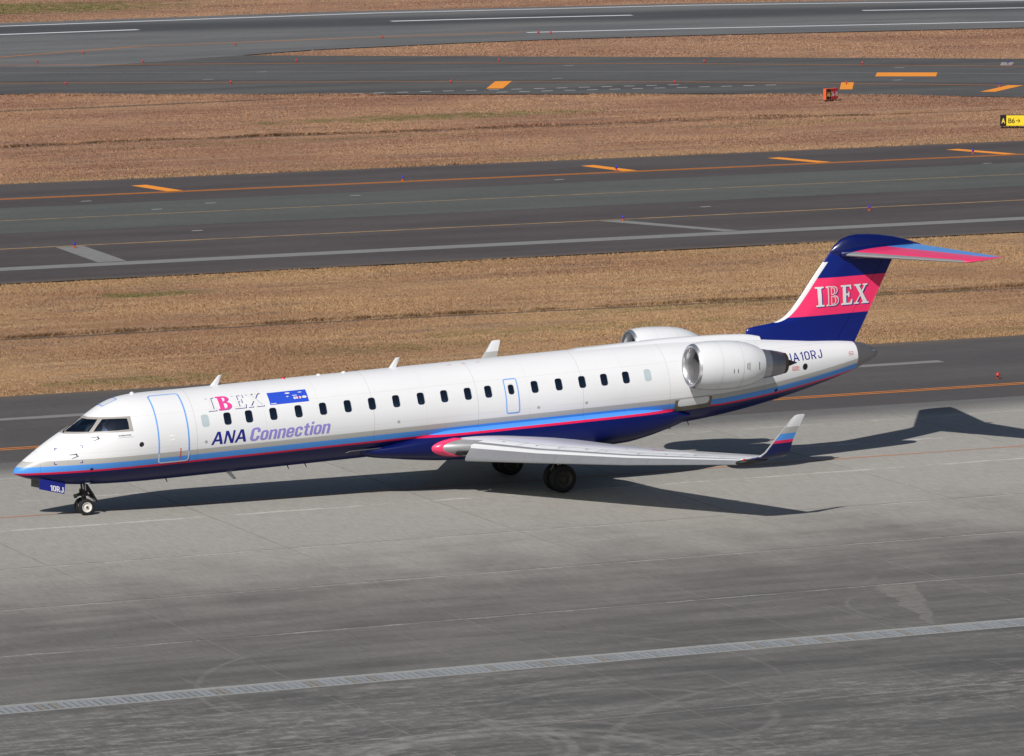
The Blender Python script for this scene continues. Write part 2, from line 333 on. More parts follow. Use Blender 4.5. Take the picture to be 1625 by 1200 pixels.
    c = mx(nt, l, c, (0.24, 0.23, 0.22))
    # turning tyre scuffs: pale arcs
    for cx, cy, r, wd, kk in ((-2.6, -37.8, 4.0, .14, .5), (-2.6, -37.8, 3.6, .10, .4), (-0.8, -41.0, 4.0, .26, .75), (-0.8, -41.0, 4.6, .16, .6), (-0.8, -41.0, 5.6, .12, .35), (4.0, -36.4, 3.6, .13, .35), (12.5, -45.0, 12.0, .12, .35), (2.6, -31.0, 7.6, .08, .35), (19.2, -25.8, 3.2, .06, .3), (14.6, -17.5, 5.6, .10, .25), (24.0, -9.0, 5.0, .08, .22), (20.0, 1.0, 11.0, .08, .15), (9.5, -9.5, 6.0, .1, .2), (40.5, 12.6, 4.0, .06, .3), (33.0, 11.5, 2.6, .05, .25)):
        dx = ma(nt, 'SUBTRACT', x, cx); dy = ma(nt, 'SUBTRACT', y, cy)
        d = ma(nt, 'ABSOLUTE', ma(nt, 'SUBTRACT', ma(nt, 'SQRT', ma(nt, 'ADD', ma(nt, 'MULTIPLY', dx, dx), ma(nt, 'MULTIPLY', dy, dy))), r))
        l = ma(nt, 'MULTIPLY', ma(nt, 'SUBTRACT', 1.0, sstep(nt, d, wd*0.4, wd*1.5)), ma(nt, 'MULTIPLY', ma(nt, 'MULTIPLY', sstep(nt, noise(nt, P, 0.22, 3.0, 0.5), 0.34, 0.54), sstep(nt, noise(nt, P, 1.2, 5.0, 0.75), 0.30, 0.62)), kk*0.85))
        c = mx(nt, l, c, (0.29, 0.28, 0.27))
    # pale repair patch
    ax = ma(nt, 'ADD', x, ma(nt, 'MULTIPLY', ma(nt, 'ADD', y, 25.0), -0.33)); hw = ma(nt, 'MULTIPLY_ADD', ma(nt, 'ADD', y, 28.5), 0.10, 0.05)
    l = ma(nt, 'MULTIPLY', ma(nt, 'LESS_THAN', ma(nt, 'ABSOLUTE', ma(nt, 'SUBTRACT', ma(nt, 'ADD', ax, ma(nt, 'MULTIPLY', ma(nt, 'SUBTRACT', n2, 0.5), 1.2)), 18.05)), hw), ma(nt, 'LESS_THAN', ma(nt, 'ABSOLUTE', ma(nt, 'ADD', y, 25.2)), 3.0))
    c = mx(nt, ma(nt, 'MULTIPLY', l, ma(nt, 'MULTIPLY', sstep(nt, n3, 0.25, 0.6), 0.6)), c, (0.225, 0.215, 0.195))
    gr = noise(nt, P, 1.0, 3.0, 0.8, (9.0, 1.3, 1.0))
    f = ma(nt, 'ADD', ma(nt, 'MULTIPLY_ADD', gr, 0.62, 0.50), ma(nt, 'ADD', ma(nt, 'MULTIPLY', n3, 0.30), ma(nt, 'MULTIPLY', ma(nt, 'SUBTRACT', oi, 0.5), 0.07)))
    c = mx(nt, 1.0, c, gfac(nt, f), 'MULTIPLY')
    b = nd(nt, 'ShaderNodeBump', {'Strength': 0.15, 'Distance': 0.006, 'Height': g}).outputs[0]
    setp(nt, bs, color=c, rough=0.82, spec=0.3, normal=b); return m

MG, MBL, MSO = M_ground(), M_blades(), M_soil()
ASPH = (0.076, 0.070, 0.072); ASPH2 = (0.094, 0.088, 0.087)
MA_near = M_asphalt('shoulder_asphalt', ASPH, ASPH2)
MA_a = M_asphalt('taxiway_asphalt', (0.066, 0.057, 0.059), (0.084, 0.074, 0.075))
MA_mid = M_asphalt('taxiway_lane_asphalt', (0.083, 0.088, 0.084), (0.098, 0.102, 0.098))
MA_b = M_asphalt('far_taxiway_asphalt', (0.072, 0.068, 0.069), (0.100, 0.098, 0.097))
MA_bm = M_asphalt('far_lane_asphalt', (0.084, 0.084, 0.086), (0.102, 0.102, 0.103))
MA_rw = M_asphalt('runway_asphalt', (0.115, 0.116, 0.120), (0.150, 0.150, 0.150), (233.0, 2.5, 9.0, 0.10))
MCON = M_concrete()
MK_or = M_mark('orange_paint', (0.60, 0.205, 0.035), (0.16, 0.09, 0.06), 0.20)
MK_or2 = M_mark('fresh_orange_paint', (0.80, 0.285, 0.035), (0.5, 0.2, 0.05), 0.05)
MK_faint = M_mark('faint_orange_paint', (0.50, 0.20, 0.10), (0.30, 0.25, 0.21), 0.34)
MK_yel = M_mark('pale_yellow_paint', (0.38, 0.25, 0.12), (0.14, 0.11, 0.09), 0.30)
MK_grey = M_mark('grey_paint', (0.215, 0.212, 0.212), (0.12, 0.115, 0.115), 0.22)
MK_white = M_mark('white_marking_paint', (0.62, 0.63, 0.66), (0.3, 0.3, 0.31), 0.20)
MK_dull = M_mark('dull_white_paint', (0.30, 0.30, 0.30), (0.14, 0.14, 0.14), 0.25)

def sheet(name, pts, z, mat_, parent=None, kind='structure'):
    o = mesh(name, [(p[0], p[1], z) for p in pts], [tuple(range(len(pts)))], mat_, parent)
    if o.data.polygons[0].normal.z < 0: o.data.flip_normals()
    if not parent: tag(o, kind=kind)
    return o
def strip(name, line, width, z, mat_, parent=None):
    """painted line of even width along a polyline"""
    L, R = [], []
    for i, p in enumerate(line):
        a = Vector(line[max(i-1, 0)]); b = Vector(line[min(i+1, len(line)-1)]); d = (b-a).normalized(); n = Vector((-d.y, d.x))*width/2
        L.append((p[0]+n.x, p[1]+n.y, z)); R.append((p[0]-n.x, p[1]-n.y, z))
    k = len(line)
    return mesh(name, L+R, [(i, k+i, k+i+1, i+1) for i in range(k-1)], mat_, parent)
def ext(line, a, b):
    """lengthen a polyline in its end directions"""
    (x0, y0), (x1, y1) = line[0], line[1]; (x2, y2), (x3, y3) = line[-2], line[-1]
    s0 = (y1-y0)/(x1-x0); s1 = (y3-y2)/(x3-x2)
    return [(a, y0+(a-x0)*s0)] + list(line) + [(b, y3+(b-x3)*s1)]

sheet('ground', [(-3000, -1500), (4000, -1500), (4000, 5000), (-3000, 5000)], -0.06, MG)
# --- apron: slabs with open joints
apron = sheet('apron', [(-200, -400), (300, -400), (300, 11.6), (-200, 11.6)], -0.03, MCON)
sheet('joint_filler', [(-32.1, -64.2), (58.4, -64.2), (58.4, 11.6), (-32.1, 11.6)], -0.024, paint('joint_sealant', (0.045, 0.043, 0.042), 0.8), apron)
cols = [-1.9 + 7.545*k for k in range(-4, 9)]
rows = [-64.2, -57.1, -50.1, -43.2, -36.4, -29.55, None, -28.45, -22.1, -15.4, -8.9, -2.1, 3.4, 8.2, 11.6]
slab_cache = {}
for a, b in zip(rows[:-1], rows[1:]):
    if a is None or b is None: continue
    for c0, c1 in zip(cols[:-1], cols[1:]):
        key = (round(b-a, 3))
        wx, wy, g = (c1-c0)/2, (b-a)/2, 0.015
        if key not in slab_cache:
            bv = 0.004; x_, y_ = wx-g, wy-g
            v = [(sx*x_, sy*y_, -0.03) for sx, sy in ((-1, -1), (1, -1), (1, 1), (-1, 1))] + [(sx*x_, sy*y_, -bv) for sx, sy in ((-1, -1), (1, -1), (1, 1), (-1, 1))] + [(sx*(x_-bv), sy*(y_-bv), 0) for sx, sy in ((-1, -1), (1, -1), (1, 1), (-1, 1))]
            f = [(i, (i+1) % 4, 4+(i+1) % 4, 4+i) for i in range(4)] + [(4+i, 4+(i+1) % 4, 8+(i+1) % 4, 8+i) for i in range(4)] + [(8, 9, 10, 11)]
            o = mesh('concrete_slab', v, f, MCON, apron); slab_cache[key] = o
        else:
            o = bpy.data.objects.new('concrete_slab', slab_cache[key].data); C.objects.link(o); o.parent = apron
        o.location = ((c0+c1)/2, (a+b)/2, random.uniform(-0.002, 0.0))
strip('centre_line', [(-60, 0.45), (-0.3, 0.45), (7, 0.42), (25, 0.42), (36.3, 0.45), (90, 0.45)], 0.17, 0.004, MK_faint, apron)
# --- drain with steel grates
drain = empty('drain_channel', (5, -29.0, 0)); tag(drain, 'long drain with pale steel grates crossing the dark lower apron', 'drain')
mb = MB(); mb.box(-35, 40, 0.33, 0.53, -0.028, 0.004); mb.box(-35, 40, -0.535, -0.47, -0.028, 0.004); mb.build('drain_frame', paint('drain_kerb', (0.33, 0.335, 0.33), 0.6, dirt=0.3, scale=6), drain)
mb = MB(); mb.box(-35, 40, -0.47, 0.33, -0.029, -0.024); mb.build('drain_bed', M_black, drain)
MGr = [paint('galvanised_grate%d' % i, c_, 0.5, metal=0.35, dirt=0.25, scale=7) for i, c_ in enumerate(((0.38, 0.40, 0.42), (0.34, 0.355, 0.37), (0.34, 0.325, 0.30)))]
gm = MB(); gm.box(-0.074, 0.074, -0.455, 0.32, -0.026, 0.0)
for q in (-0.06, -0.02, 0.02, 0.06): gm.box(q-0.006, q+0.006, -0.43, 0.30, 0.0, 0.004)
g0 = gm.build('grate', MGr[0], drain); g0.location = (-17.9, 0, 0); gmeshes = [g0.data, g0.data.copy(), g0.data.copy()]
for i in (1, 2): gmeshes[i].materials[0] = MGr[i]
for i in range(1, 200):
    o = bpy.data.objects.new('grate', gmeshes[random.choice((0, 0, 0, 1, 1, 2) if random.random() < .5 else (0, 0, 1))]); C.objects.link(o); o.parent = drain
    o.location = (-17.9+0.197*i, 0, random.uniform(-0.003, 0.003))
# --- near shoulder
sh = sheet('taxiway_shoulder', [(-200, 11.6), (300, 11.6), (300, 27.6), (-200, 27.6)], -0.008, MA_near)
strip('edge_line', [(-150, 14.86), (250, 14.86)], 0.15, -0.002, MK_or, sh); strip('edge_line', [(-150, 14.52), (250, 14.52)], 0.15, -0.002, MK_or, sh)
strip('shoulder_line', [(-150, 21.75), (37, 21.7), (44.5, 21.7)], 0.62, -0.002, MK_grey, sh)
# --- taxiway A
ta = sheet('taxiway', [(-300, 63.2), (500, 63.2), (500, 109.0), (-300, 109.0)], -0.008, MA_a)
sheet('taxiway_lane', [(-300, 84.0), (500, 84.0), (500, 96.2), (-300, 96.2)], -0.004, MA_mid, ta)
strip('centre_line', [(-300, 90.0), (500, 90.0)], 0.20, 0.001, MK_yel, ta)
for yy, m_ in ((100.6, MK_or), (101.0, MK_or)): strip('edge_line', [(-300, yy), (500, yy)], 0.2, 0.001, m_, ta)
strip('edge_line', [(-300, 77.15), (500, 77.15)], 0.30, 0.001, MK_yel, ta)
strip('shoulder_line', [(-300, 68.85), (500, 68.85)], 1.35, 0.001, MK_grey, ta)
for q in (((41.2, 105.1), (42.1, 105.2), (42.7, 101.2), (41.8, 101.2)), ((67.5, 105.2), (68.4, 105.4), (69.1, 101.2), (68.2, 101.2)), ((78.9, 105.0), (79.8, 105.2), (81.0, 101.2), (80.1, 101.2)), ((90.5, 105.4), (91.4, 105.6), (92.8, 101.2), (91.9, 101.2))):
    sheet('orange_bar', q, 0.001, MK_or2, ta)
for q in (((27.4, 76.9), (28.8, 76.9), (28.4, 69.7), (27.0, 69.7)), ((55.5, 76.9), (56.6, 76.9), (59.7, 69.7), (58.8, 69.7))): sheet('grey_bar', q, 0.001, MK_grey, ta)
for x, y in ((36.2, 97.9), (41.6, 94.1), (36.1, 81.2), (49.8, 94.6), (38.0, 92.2), (63.4, 81.1), (88.3, 96.6), (63.0, 98.1)):
    strip('inset_light_pad', [(x-.30, y-.03), (x+.30, y+.03)], 0.30, 0.003, MK_dull, ta)
# --- far taxiway, exit and runway
low = ext([(55.6, 171.2), (77.8, 159.8), (96.5, 150.7), (104.5, 146.2), (114.0, 138.6)], 20, 260)
wedge = [(84.0, 199.6), (88.2, 197.1), (112.1, 182.8), (132.4, 170.4)]; wedge = wedge + [(260, 170.4-0.61*127.6)]
tb = sheet('far_taxiway', low + wedge[::-1] + [(60, 226), (20, 236)], -0.008, MA_b)
ng = [(84.5, 200.4), (90.7, 203.3), (103.7, 205.5), (111.1, 206.2), (123.2, 205.6), (150.4, 202.1)]; ng = ng + [(420, 160)]
far = [(420, 190), (169.2, 239.0), (158.8, 241.6), (142.2, 244.9), (114.0, 247.6), (108.5, 247.9), (79.9, 245.8), (-300, 220)]
rw = sheet('runway', [(-300, 190), (40, 205), (62, 190)] + ng + far, -0.004, MA_rw)
def tbl(off0, pts): return ext(pts, 20, 250)
up_l = tbl(0, [(64.3, 197.8), (89.3, 187.6), (109.0, 176.6), (128.5, 163.4)]); lo_l = tbl(0, [(58.6, 180.6), (82.2, 170.2), (101.1, 160.3), (119.2, 147.4)])
mid_l = tbl(0, [(61.8, 190.2), (85.9, 179.4), (105.6, 169.4), (124.8, 156.9)])
sheet('far_taxiway_lane', [(p[0]+.9, p[1]+1.6) for p in lo_l] + [(p[0]-.9, p[1]-1.6) for p in up_l[::-1]], 0.0, MA_bm, tb)
strip('edge_line', up_l, 0.22, 0.004, MK_or, tb); strip('edge_line', lo_l, 0.22, 0.004, MK_or, tb); strip('centre_line', mid_l, 0.16, 0.004, MK_dull, tb)
strip('exit_line', [(40, 193), (66.9, 206.0), (80.4, 213.0), (100.4, 214.8), (113.0, 215.3)], 0.30, 0.004, MK_or, rw)
strip('runway_edge_line', [(40, 237.5), (78.7, 241.7), (112.7, 244.4), (140.9, 242.3), (169.2, 235.2), (300, 204)], 0.75, 0.004, MK_white, rw)
strip('runway_edge_line', [(113.0, 214.6), (126.8, 213.2), (154.4, 209.0), (300, 180)], 0.75, 0.004, MK_white, rw)
for a, b in (((60, 229.6), (87.1, 232.3)), ((109.2, 233.2), (130.1, 231.6)), ((150.0, 228.6), (178.0, 222))):
    strip('runway_centre_dash', [a, ((a[0]+b[0])/2, (a[1]+b[1])/2 + 0.3), b], 0.9, 0.004, MK_white, rw)
for q in (((86.1, 160.9), (87.2, 160.6), (90.5, 166.6), (89.4, 166.9)), ((106.7, 149.6), (107.5, 149.3), (110.6, 155.0), (109.8, 155.3)), ((114.5, 159.3), (118.2, 157.4), (120.1, 160.7), (116.4, 162.6)), ((113.9, 143.5), (114.8, 143.1), (119.3, 147.3), (118.4, 147.8))):
    sheet('orange_bar', q, 0.006, MK_or2, tb)
sheet('grey_pad', ((127.4, 164.9), (128.1, 164.5), (129.9, 167.3), (129.1, 167.7)), 0.006, MK_dull, tb)
for i in range(16): x = 75.2+1.57*i; strip('white_dash', [(x-0.38, 161.1-0.112*(x-74.5)+.04), (x+0.38, 161.1-0.112*(x-74.5)-.04)], 0.22, 0.006, MK_white, tb)
for i in range(13): x = 85.8+1.555*i; strip('white_dash', [(x-0.38, 157.6-0.127*(x-85.8)+.04), (x+0.38, 157.6-0.127*(x-85.8)-.04)], 0.22, 0.006, MK_white, tb)

for x, y in ((78.5, 182.8), (72.6, 177.5), (100.3, 178.8), (94.3, 167.5), (120.0, 166.1), (114.2, 155.5)):
    strip('inset_light_pad', [(x-.40, y-.03), (x+.40, y+.03)], 0.35, 0.006, MK_dull, tb)
# --- grass: tufts as real blades, one mass for each strip
def grass(name, label, n, inside, box_, h, wd, rows_=()):
    x0, x1, y0, y1 = box_
    px = RNG.uniform(x0, x1, n); py = RNG.uniform(y0, y1, n); k = inside(px, py); px, py = px[k], py[k]; hh = RNG.uniform(0.45, 1.25, len(px))*h
    # low-frequency clumping makes taller and shorter patches
    cl = np.sin(px*0.31+1.7*np.sin(py*0.23))+np.sin(py*0.47+px*0.11)+np.sin(px*0.9+py*1.3)*0.6
    hh *= 1.0+0.22*cl
    for (line, m_, s_, hk) in rows_:
        t = RNG.uniform(0, 1, m_); L = np.array(line); seg = np.linspace(0, 1, len(L))
        rx = np.interp(t, seg, L[:, 0]); ry = np.interp(t, seg, L[:, 1]) + RNG.normal(0, s_, m_)
        px = np.r_[px, rx]; py = np.r_[py, ry]; hh = np.r_[hh, RNG.uniform(0.6, 1.4, m_)*hk*(0.75+0.4*np.sin(rx*0.6)*np.sin(rx*0.17+1))]
    N = len(px); V = np.zeros((N, 2, 3, 3), np.float32)
    for b in range(2):
        a = RNG.uniform(0, 2*np.pi, N); la = RNG.uniform(0, 2*np.pi, N); ww = wd*RNG.uniform(0.6, 1.4, N)
        ox, oy = RNG.normal(0, wd*0.6, N), RNG.normal(0, wd*0.6, N); ln = hh*RNG.uniform(0.2, 1.5, N)
        V[:, b, 0] = np.stack([px+ox-np.cos(a)*ww/2, py+oy-np.sin(a)*ww/2, np.full(N, -0.06)], -1)
        V[:, b, 1] = np.stack([px+ox+np.cos(a)*ww/2, py+oy+np.sin(a)*ww/2, np.full(N, -0.06)], -1)
        V[:, b, 2] = np.stack([px+ox+np.cos(la)*ln, py+oy+np.sin(la)*ln, -0.06+np.maximum(hh*0.85, 0.02)], -1)
    me = bpy.data.meshes.new(name); nv = N*6
    me.vertices.add(nv); me.vertices.foreach_set('co', V.reshape(-1)); me.loops.add(nv); me.loops.foreach_set('vertex_index', np.arange(nv, dtype=np.int32))
    me.polygons.add(N*2); me.polygons.foreach_set('loop_start', np.arange(0, nv, 3, dtype=np.int32)); me.polygons.foreach_set('loop_total', np.full(N*2, 3, np.int32))
    me.update(calc_edges=True)
    return tag(link(name, me, None, MBL), label, 'grass', kind='stuff')
li = lambda L: (np.array([p[0] for p in L]), np.array([p[1] for p in L]))
lx, ly = li(low); wx_, wy_ = li(wedge); nx_, ny_ = li(ng)
def vis(px, py, m=4.0):     # keep to a generous wedge of ground round the view
    dx, dy = px-CAM.x, py-CAM.y; f = dx*math.sin(YAW)+dy*math.cos(YAW); s = dx*math.cos(YAW)-dy*math.sin(YAW)
    return np.abs(s) < f*0.108+m
jit = lambda px: 0.25*np.sin(px*2.1)+0.15*np.sin(px*5.3+1)+0.12*np.sin(px*11.7)
grass('verge_grass', 'dry tan grass strip between the two nearest taxiways', 400000, lambda px, py: vis(px, py) & (np.abs(py-np.interp(px, [-20, 30, 60, 100], [44.3, 44.2, 42.6, 41.6])) > .14) & (py > 27.6+jit(px)*.9) & (py < 63.2+jit(px)*.9), (0, 90, 27, 64), 0.050, 0.036,
      [(((-2, 44.9), (30, 44.9), (60, 43.3), (90, 42.5)), 12000, 0.14, 0.17), (((0, 28.0), (90, 28.0)), 5000, 0.18, 0.13), (((0, 62.8), (90, 62.8)), 4000, 0.15, 0.11)])
grass('infield_grass', 'brown dry grass field in front of the far taxiway', 260000, lambda px, py: vis(px, py) & (py > 109.2+jit(px)) & (py < np.interp(px, lx, ly)-0.3+jit(px)), (25, 125, 109, 176), 0.048, 0.060,
      [(((34, 131.0), (51.6, 132.9), (66.4, 132.0), (92.4, 132.4), (99, 130.5)), 7000, 0.13, 0.18), (((30, 109.4), (110, 109.4)), 4500, 0.25, 0.15), (((55.6, 170.6), (77.8, 159.2)), 3000, 0.4, 0.14), (((90, 153), (104.5, 145.6), (114, 138)), 3000, 0.3, 0.14)])
grass('wedge_grass', 'narrow tan grass wedge between far taxiway and runway', 60000, lambda px, py: vis(px, py) & (px > 84.5) & (py > np.interp(px, wx_, wy_)+0.2) & (py < np.interp(px, nx_, ny_)-0.3+jit(px)), (84, 165, 150, 208), 0.06, 0.09)
fx_, fy_ = li(sorted(far))
grass('far_grass', 'dry grass with green patch beyond the runway', 60000, lambda px, py: vis(px, py) & (py > np.interp(px, fx_, fy_)+0.3+jit(px)), (70, 190, 225, 300), 0.06, 0.10)
o = strip('ditch', [(-20, 44.3), (30, 44.2), (60, 42.6), (100, 41.6)], 0.35, -0.052, MSO); tag(o, kind='structure')
o = strip('ditch', [(30, 130.0), (51.6, 132.3), (66.4, 131.4), (92.4, 131.8), (99, 130.0)], 0.55, -0.052, MSO); tag(o, kind='structure')
o = strip('ditch', [(40, 157.3), (58.6, 158.1), (64.3, 158.8), (71.9, 159.4)], 0.9, -0.052, MSO); tag(o, kind='structure')

# ================================================================== AIRLINER
def pchip(xs, ys):
    xs = np.array(xs, float); ys = np.array(ys, float); h = np.diff(xs); d = np.diff(ys)/h
    m = np.zeros_like(xs); m[0] = d[0]; m[-1] = d[-1]
    for i in range(1, len(xs)-1):
        if d[i-1]*d[i] > 0:
            w1 = 2*h[i]+h[i-1]; w2 = h[i]+2*h[i-1]; m[i] = (w1+w2)/(w1/d[i-1]+w2/d[i])
    def f(x):
        x = np.clip(np.asarray(x, float), xs[0], xs[-1]); i = np.clip(np.searchsorted(xs, x)-1, 0, len(xs)-2); t = (x-xs[i])/h[i]
        return (2*t**3-3*t**2+1)*ys[i]+(t**3-2*t**2+t)*h[i]*m[i]+(-2*t**3+3*t**2)*ys[i+1]+(t**3-t**2)*h[i]*m[i+1]
    return f
TOP = pchip([0, .015, .05, .11, .30, .68, 1.06, 1.44, 1.67, 2.41, 2.69, 2.96, 3.34, 3.72, 4.09, 4.6, 5.2, 8, 20, 22, 24, 25.86, 27.7, 29.5, 30.05, 30.25, 30.33],
            [1.45, 1.50, 1.56, 1.633, 1.775, 2.03, 2.271, 2.485, 2.605, 3.0, 3.16, 3.305, 3.449, 3.525, 3.553, 3.560, 3.555, 3.55, 3.55, 3.53, 3.44, 3.295, 3.09, 2.87, 2.70, 2.58, 2.45])
BOT = pchip([0, .015, .05, .12, .3, .59, 1.1, 1.6, 2.48, 3.4, 4.44, 6, 22, 22.6, 23.3, 24.1, 26.15, 27.5, 29.38, 30.05, 30.25, 30.33],
            [1.45, 1.42, 1.39, 1.36, 1.28, 1.187, 1.05, .946, .858, .81, .785, .78, .78, .79, .83, .90, 1.183, 1.453, 1.951, 2.22, 2.34, 2.45])
WID = pchip([0, .015, .05, .12, .3, .68, 1.1, 1.6, 2.41, 3.1, 3.7, 4.2, 4.8, 21.5, 22.5, 24, 26, 28, 29.5, 30.05, 30.25, 30.33],
            [0, .07, .13, .20, .31, .485, .655, .83, 1.08, 1.245, 1.33, 1.365, 1.38, 1.38, 1.355, 1.25, 1.01, .68, .42, .29, .18, .0])
ZM = pchip([0, .6, 1.44, 2.4, 3.4, 4.4, 22, 24, 26, 28, 29.5, 30.33], [1.45, 1.5, 1.62, 1.82, 2.05, 2.165, 2.165, 2.16, 2.24, 2.39, 2.44, 2.45])
def S(x, th, off=0.0):
    """fuselage skin: x aft of the nose, th round the barrel (0 = port side, pi/2 = crown)"""
    x = np.asarray(x, float); th = np.asarray(th, float)
    def base(x, th):
        s = np.sin(th); zm = ZM(x)
        return np.stack([x, -WID(x)*np.cos(th), zm+np.where(s > 0, TOP(x)-zm, zm-BOT(x))*s], -1)
    P = base(x, th); h = 2e-3
    du = base(np.clip(x+h, 0, 30.33), th)-base(np.clip(x-h, 0, 30.33), th); dv = base(x, th+h)-base(x, th-h)
    n = np.cross(du, dv); n /= np.maximum(np.linalg.norm(n, axis=-1, keepdims=True), 1e-12)
    return P+n*off, n
def th_of(x, z):            # th on the port side for a height z
    zm = float(ZM(x)); t = float(TOP(x)); b = float(BOT(x))
    return math.asin(max(-1, min(1, (z-zm)/((t-zm) if z > zm else (zm-b)))))

air = empty('airliner', (0, 0, 0)); air.rotation_euler = (-0.0125, -rad(2.16), 0)
tag(air, 'white regional jet airliner with blue and red stripes and pink fin on the taxiway', 'airliner')
AM = air.matrix_basis.copy()
AM = Matrix.Rotation(-rad(2.16), 4, 'Y') @ Matrix.Rotation(-0.0125, 4, 'X')

# ---- cut lines on the skin (x, th)
def rrect(x0, x1, t0, t1, rx, rt, n=5):
    pts = []
    for cx, ct, a0 in ((x1-rx, t1-rt, 0), (x0+rx, t1-rt, 90), (x0+rx, t0+rt, 180), (x1-rx, t0+rt, 270)):
        for i in range(n+1):
            a = rad(a0+90*i/n); pts.append((cx+rx*math.cos(a), ct+rt*math.sin(a)))
    return pts
WX = [5.95, 6.69, 7.41, 8.23, 9.08, 9.91, 10.75, 11.58, 12.41, 13.26, 14.07, 14.89, 15.6, 16.40, 17.23, 18.08, 18.91, 19.69, 20.47, 21.25]
win_loops = []
for i, x in enumerate(WX):
    t0, t1 = (0.215, 0.505) if i != 13 else (0.235, 0.475)
    hw = 0.125 if i != 13 else 0.105
    win_loops.append(rrect(x-hw, x+hw, t0, t1, 0.085, 0.062))
def fr_edge(x0, x1, z, n): return [(x, th_of(x, z)) for x in np.linspace(x0, x1, n)]
ZB, ZT = 2.553, 3.0
fb = [(1.60, math.pi/2)] + [(x, min(th_of(x, ZB), math.pi/2-0.01)) for x in (1.62, 1.70, 1.85, 2.05, 2.3, 2.6, 2.9, 3.2, 3.58)]
ft = [(3.58, th_of(3.58, ZT)), (3.3, th_of(3.3, ZT)), (3.0, th_of(3.0, ZT)), (2.75, th_of(2.75, ZT)), (2.56, th_of(2.56, ZT)), (2.46, th_of(2.46, 2.998)), (2.42, math.pi/2)]
port = fb + ft
mir = lambda L: [(x, math.pi-t) for x, t in L]
frame_loop = port + mir(port)[::-1][1:-1]
ic = math.pi/2-0.055
fpane = [(1.70, min(ic, th_of(1.70, 2.60))), (1.80, th_of(1.80, 2.60)), (1.95, th_of(1.95, 2.60)), (2.12, th_of(2.12, 2.60)), (2.29, th_of(2.29, 2.60)), (2.48, th_of(2.48, 2.78)), (2.64, th_of(2.64, 2.945)), (2.52, th_of(2.52, 2.945)), (2.40, th_of(2.40, 2.945)), (2.33, ic), (2.0, ic)]
spane = [(2.41, th_of(2.41, 2.60)), (2.75, th_of(2.75, 2.60)), (3.1, th_of(3.1, 2.605)), (3.46, th_of(3.46, 2.62)), (3.47, th_of(3.47, 2.80)), (3.46, th_of(3.46, 2.94)), (3.2, th_of(3.2, 2.95)), (2.95, th_of(2.95, 2.95)), (2.76, th_of(2.76, 2.945)), (2.58, th_of(2.58, 2.78))]
panes = [fpane, spane, mir(fpane), mir(spane)]
loops = [frame_loop] + panes + win_loops
def pip(p, poly):
    x, y = p; c = False; j = len(poly)-1
    for i in range(len(poly)):
        xi, yi = poly[i]; xj, yj = poly[j]
        if (yi > y) != (yj > y) and x < (xj-xi)*(y-yi)/(yj-yi)+xi: c = not c
        j = i
    return c
bbs = [(min(p[0] for p in L), max(p[0] for p in L), min(p[1] for p in L), max(p[1] for p in L)) for L in loops]
XEND = 29.38
gx = np.r_[0.003, 0.012, 0.03, 0.06, 0.11, 0.18, np.arange(0.27, 5.0, 0.12), np.arange(5.0, 22.0, 0.28), np.arange(22.0, XEND-0.1, 0.24), XEND]
gt_ = np.linspace(-math.pi, math.pi, 73)
KT = 1.38
v2, e2 = [], []
for x in gx:
    for t in gt_:
        skip = False
        for b, L in zip(bbs, loops):
            if b[0]-.05 < x < b[1]+.05 and b[2]-.04 < t < b[3]+.04:
                if L is frame_loop: d = min(math.hypot(x-q[0], (t-q[1])*1.2) for L2 in loops[:5] for q in L2); skip |= d < 0.035
                elif L not in panes: skip = True
        if not skip or t in (gt_[0], gt_[-1]): v2.append(Vector((x, t*KT)))
for L in loops:
    k = len(v2); v2 += [Vector((p[0], p[1]*KT)) for p in L]; e2 += [(k+i, k+(i+1) % len(L)) for i in range(len(L))]
ov, oe, of, _, _, _ = delaunay_2d_cdt(v2, e2, [], 0, 1e-7)
cls = []
for f in of:
    cx = sum(ov[i].x for i in f)/len(f); ct = sum(ov[i].y for i in f)/len(f)/KT; k = -1
    for j, (b, L) in enumerate(zip(bbs, loops)):
        if b[0] < cx < b[1] and b[2] < ct < b[3] and pip((cx, ct), L): k = j
    cls.append(k)
px_ = np.array([v.x for v in ov]); pt_ = np.array([v.y for v in ov])/KT
def patch(name, faces, mats, parent, off=0.0, extra=None):
    idx = sorted({i for f in faces for i in f}); mp = {a: b for b, a in enumerate(idx)}
    P, n = S(px_[idx], pt_[idx], off); F = [tuple(mp[i] for i in f) for f in faces]
    # orient outward
    out = []
    for f in F:
        a, b, c = P[f[0]], P[f[1]], P[f[2]]
        out.append(f if np.dot(np.cross(b-a, c-a), n[f[0]]) > 0 else f[::-1])
    return mesh(name, P, out, mats, parent, normals=n)
fus = patch('fuselage', [f for f, k in zip(of, cls) if k == -1], M_livery, air)
patch('cockpit_window_frame', [f for f, k in zip(of, cls) if k == 0], M_frame, fus, 0.004)
for j in range(1, 5): patch('cockpit_window', [f for f, k in zip(of, cls) if k == j], M_glass, fus, -0.012)
for j, L in enumerate(win_loops):
    blind = j in (0, len(WX)-1)
    faces = [f for f, k in zip(of, cls) if k == 5+j]
    depth = -0.006 if blind else -0.026
    wo_ = patch('passenger_window', faces, [M_blind if blind else M_pax, M_rim], fus, depth)
    me = wo_.data; bm = bmesh.new(); bm.from_mesh(me)
    A, _ = S(np.array([p[0] for p in L]), np.array([p[1] for p in L]), 0.0005); B, _ = S(np.array([p[0] for p in L]), np.array([p[1] for p in L]), depth-.004)
    va = [bm.verts.new(p) for p in A]; vb = [bm.verts.new(p) for p in B]; n = len(L)
    for i in range(n):
        q = bm.faces.new((va[i], va[(i+1) % n], vb[(i+1) % n], vb[i])); q.material_index = 1
    bm.to_mesh(me); bm.free()
    if blind: wo_['label'] = 'blanked pale grey window'
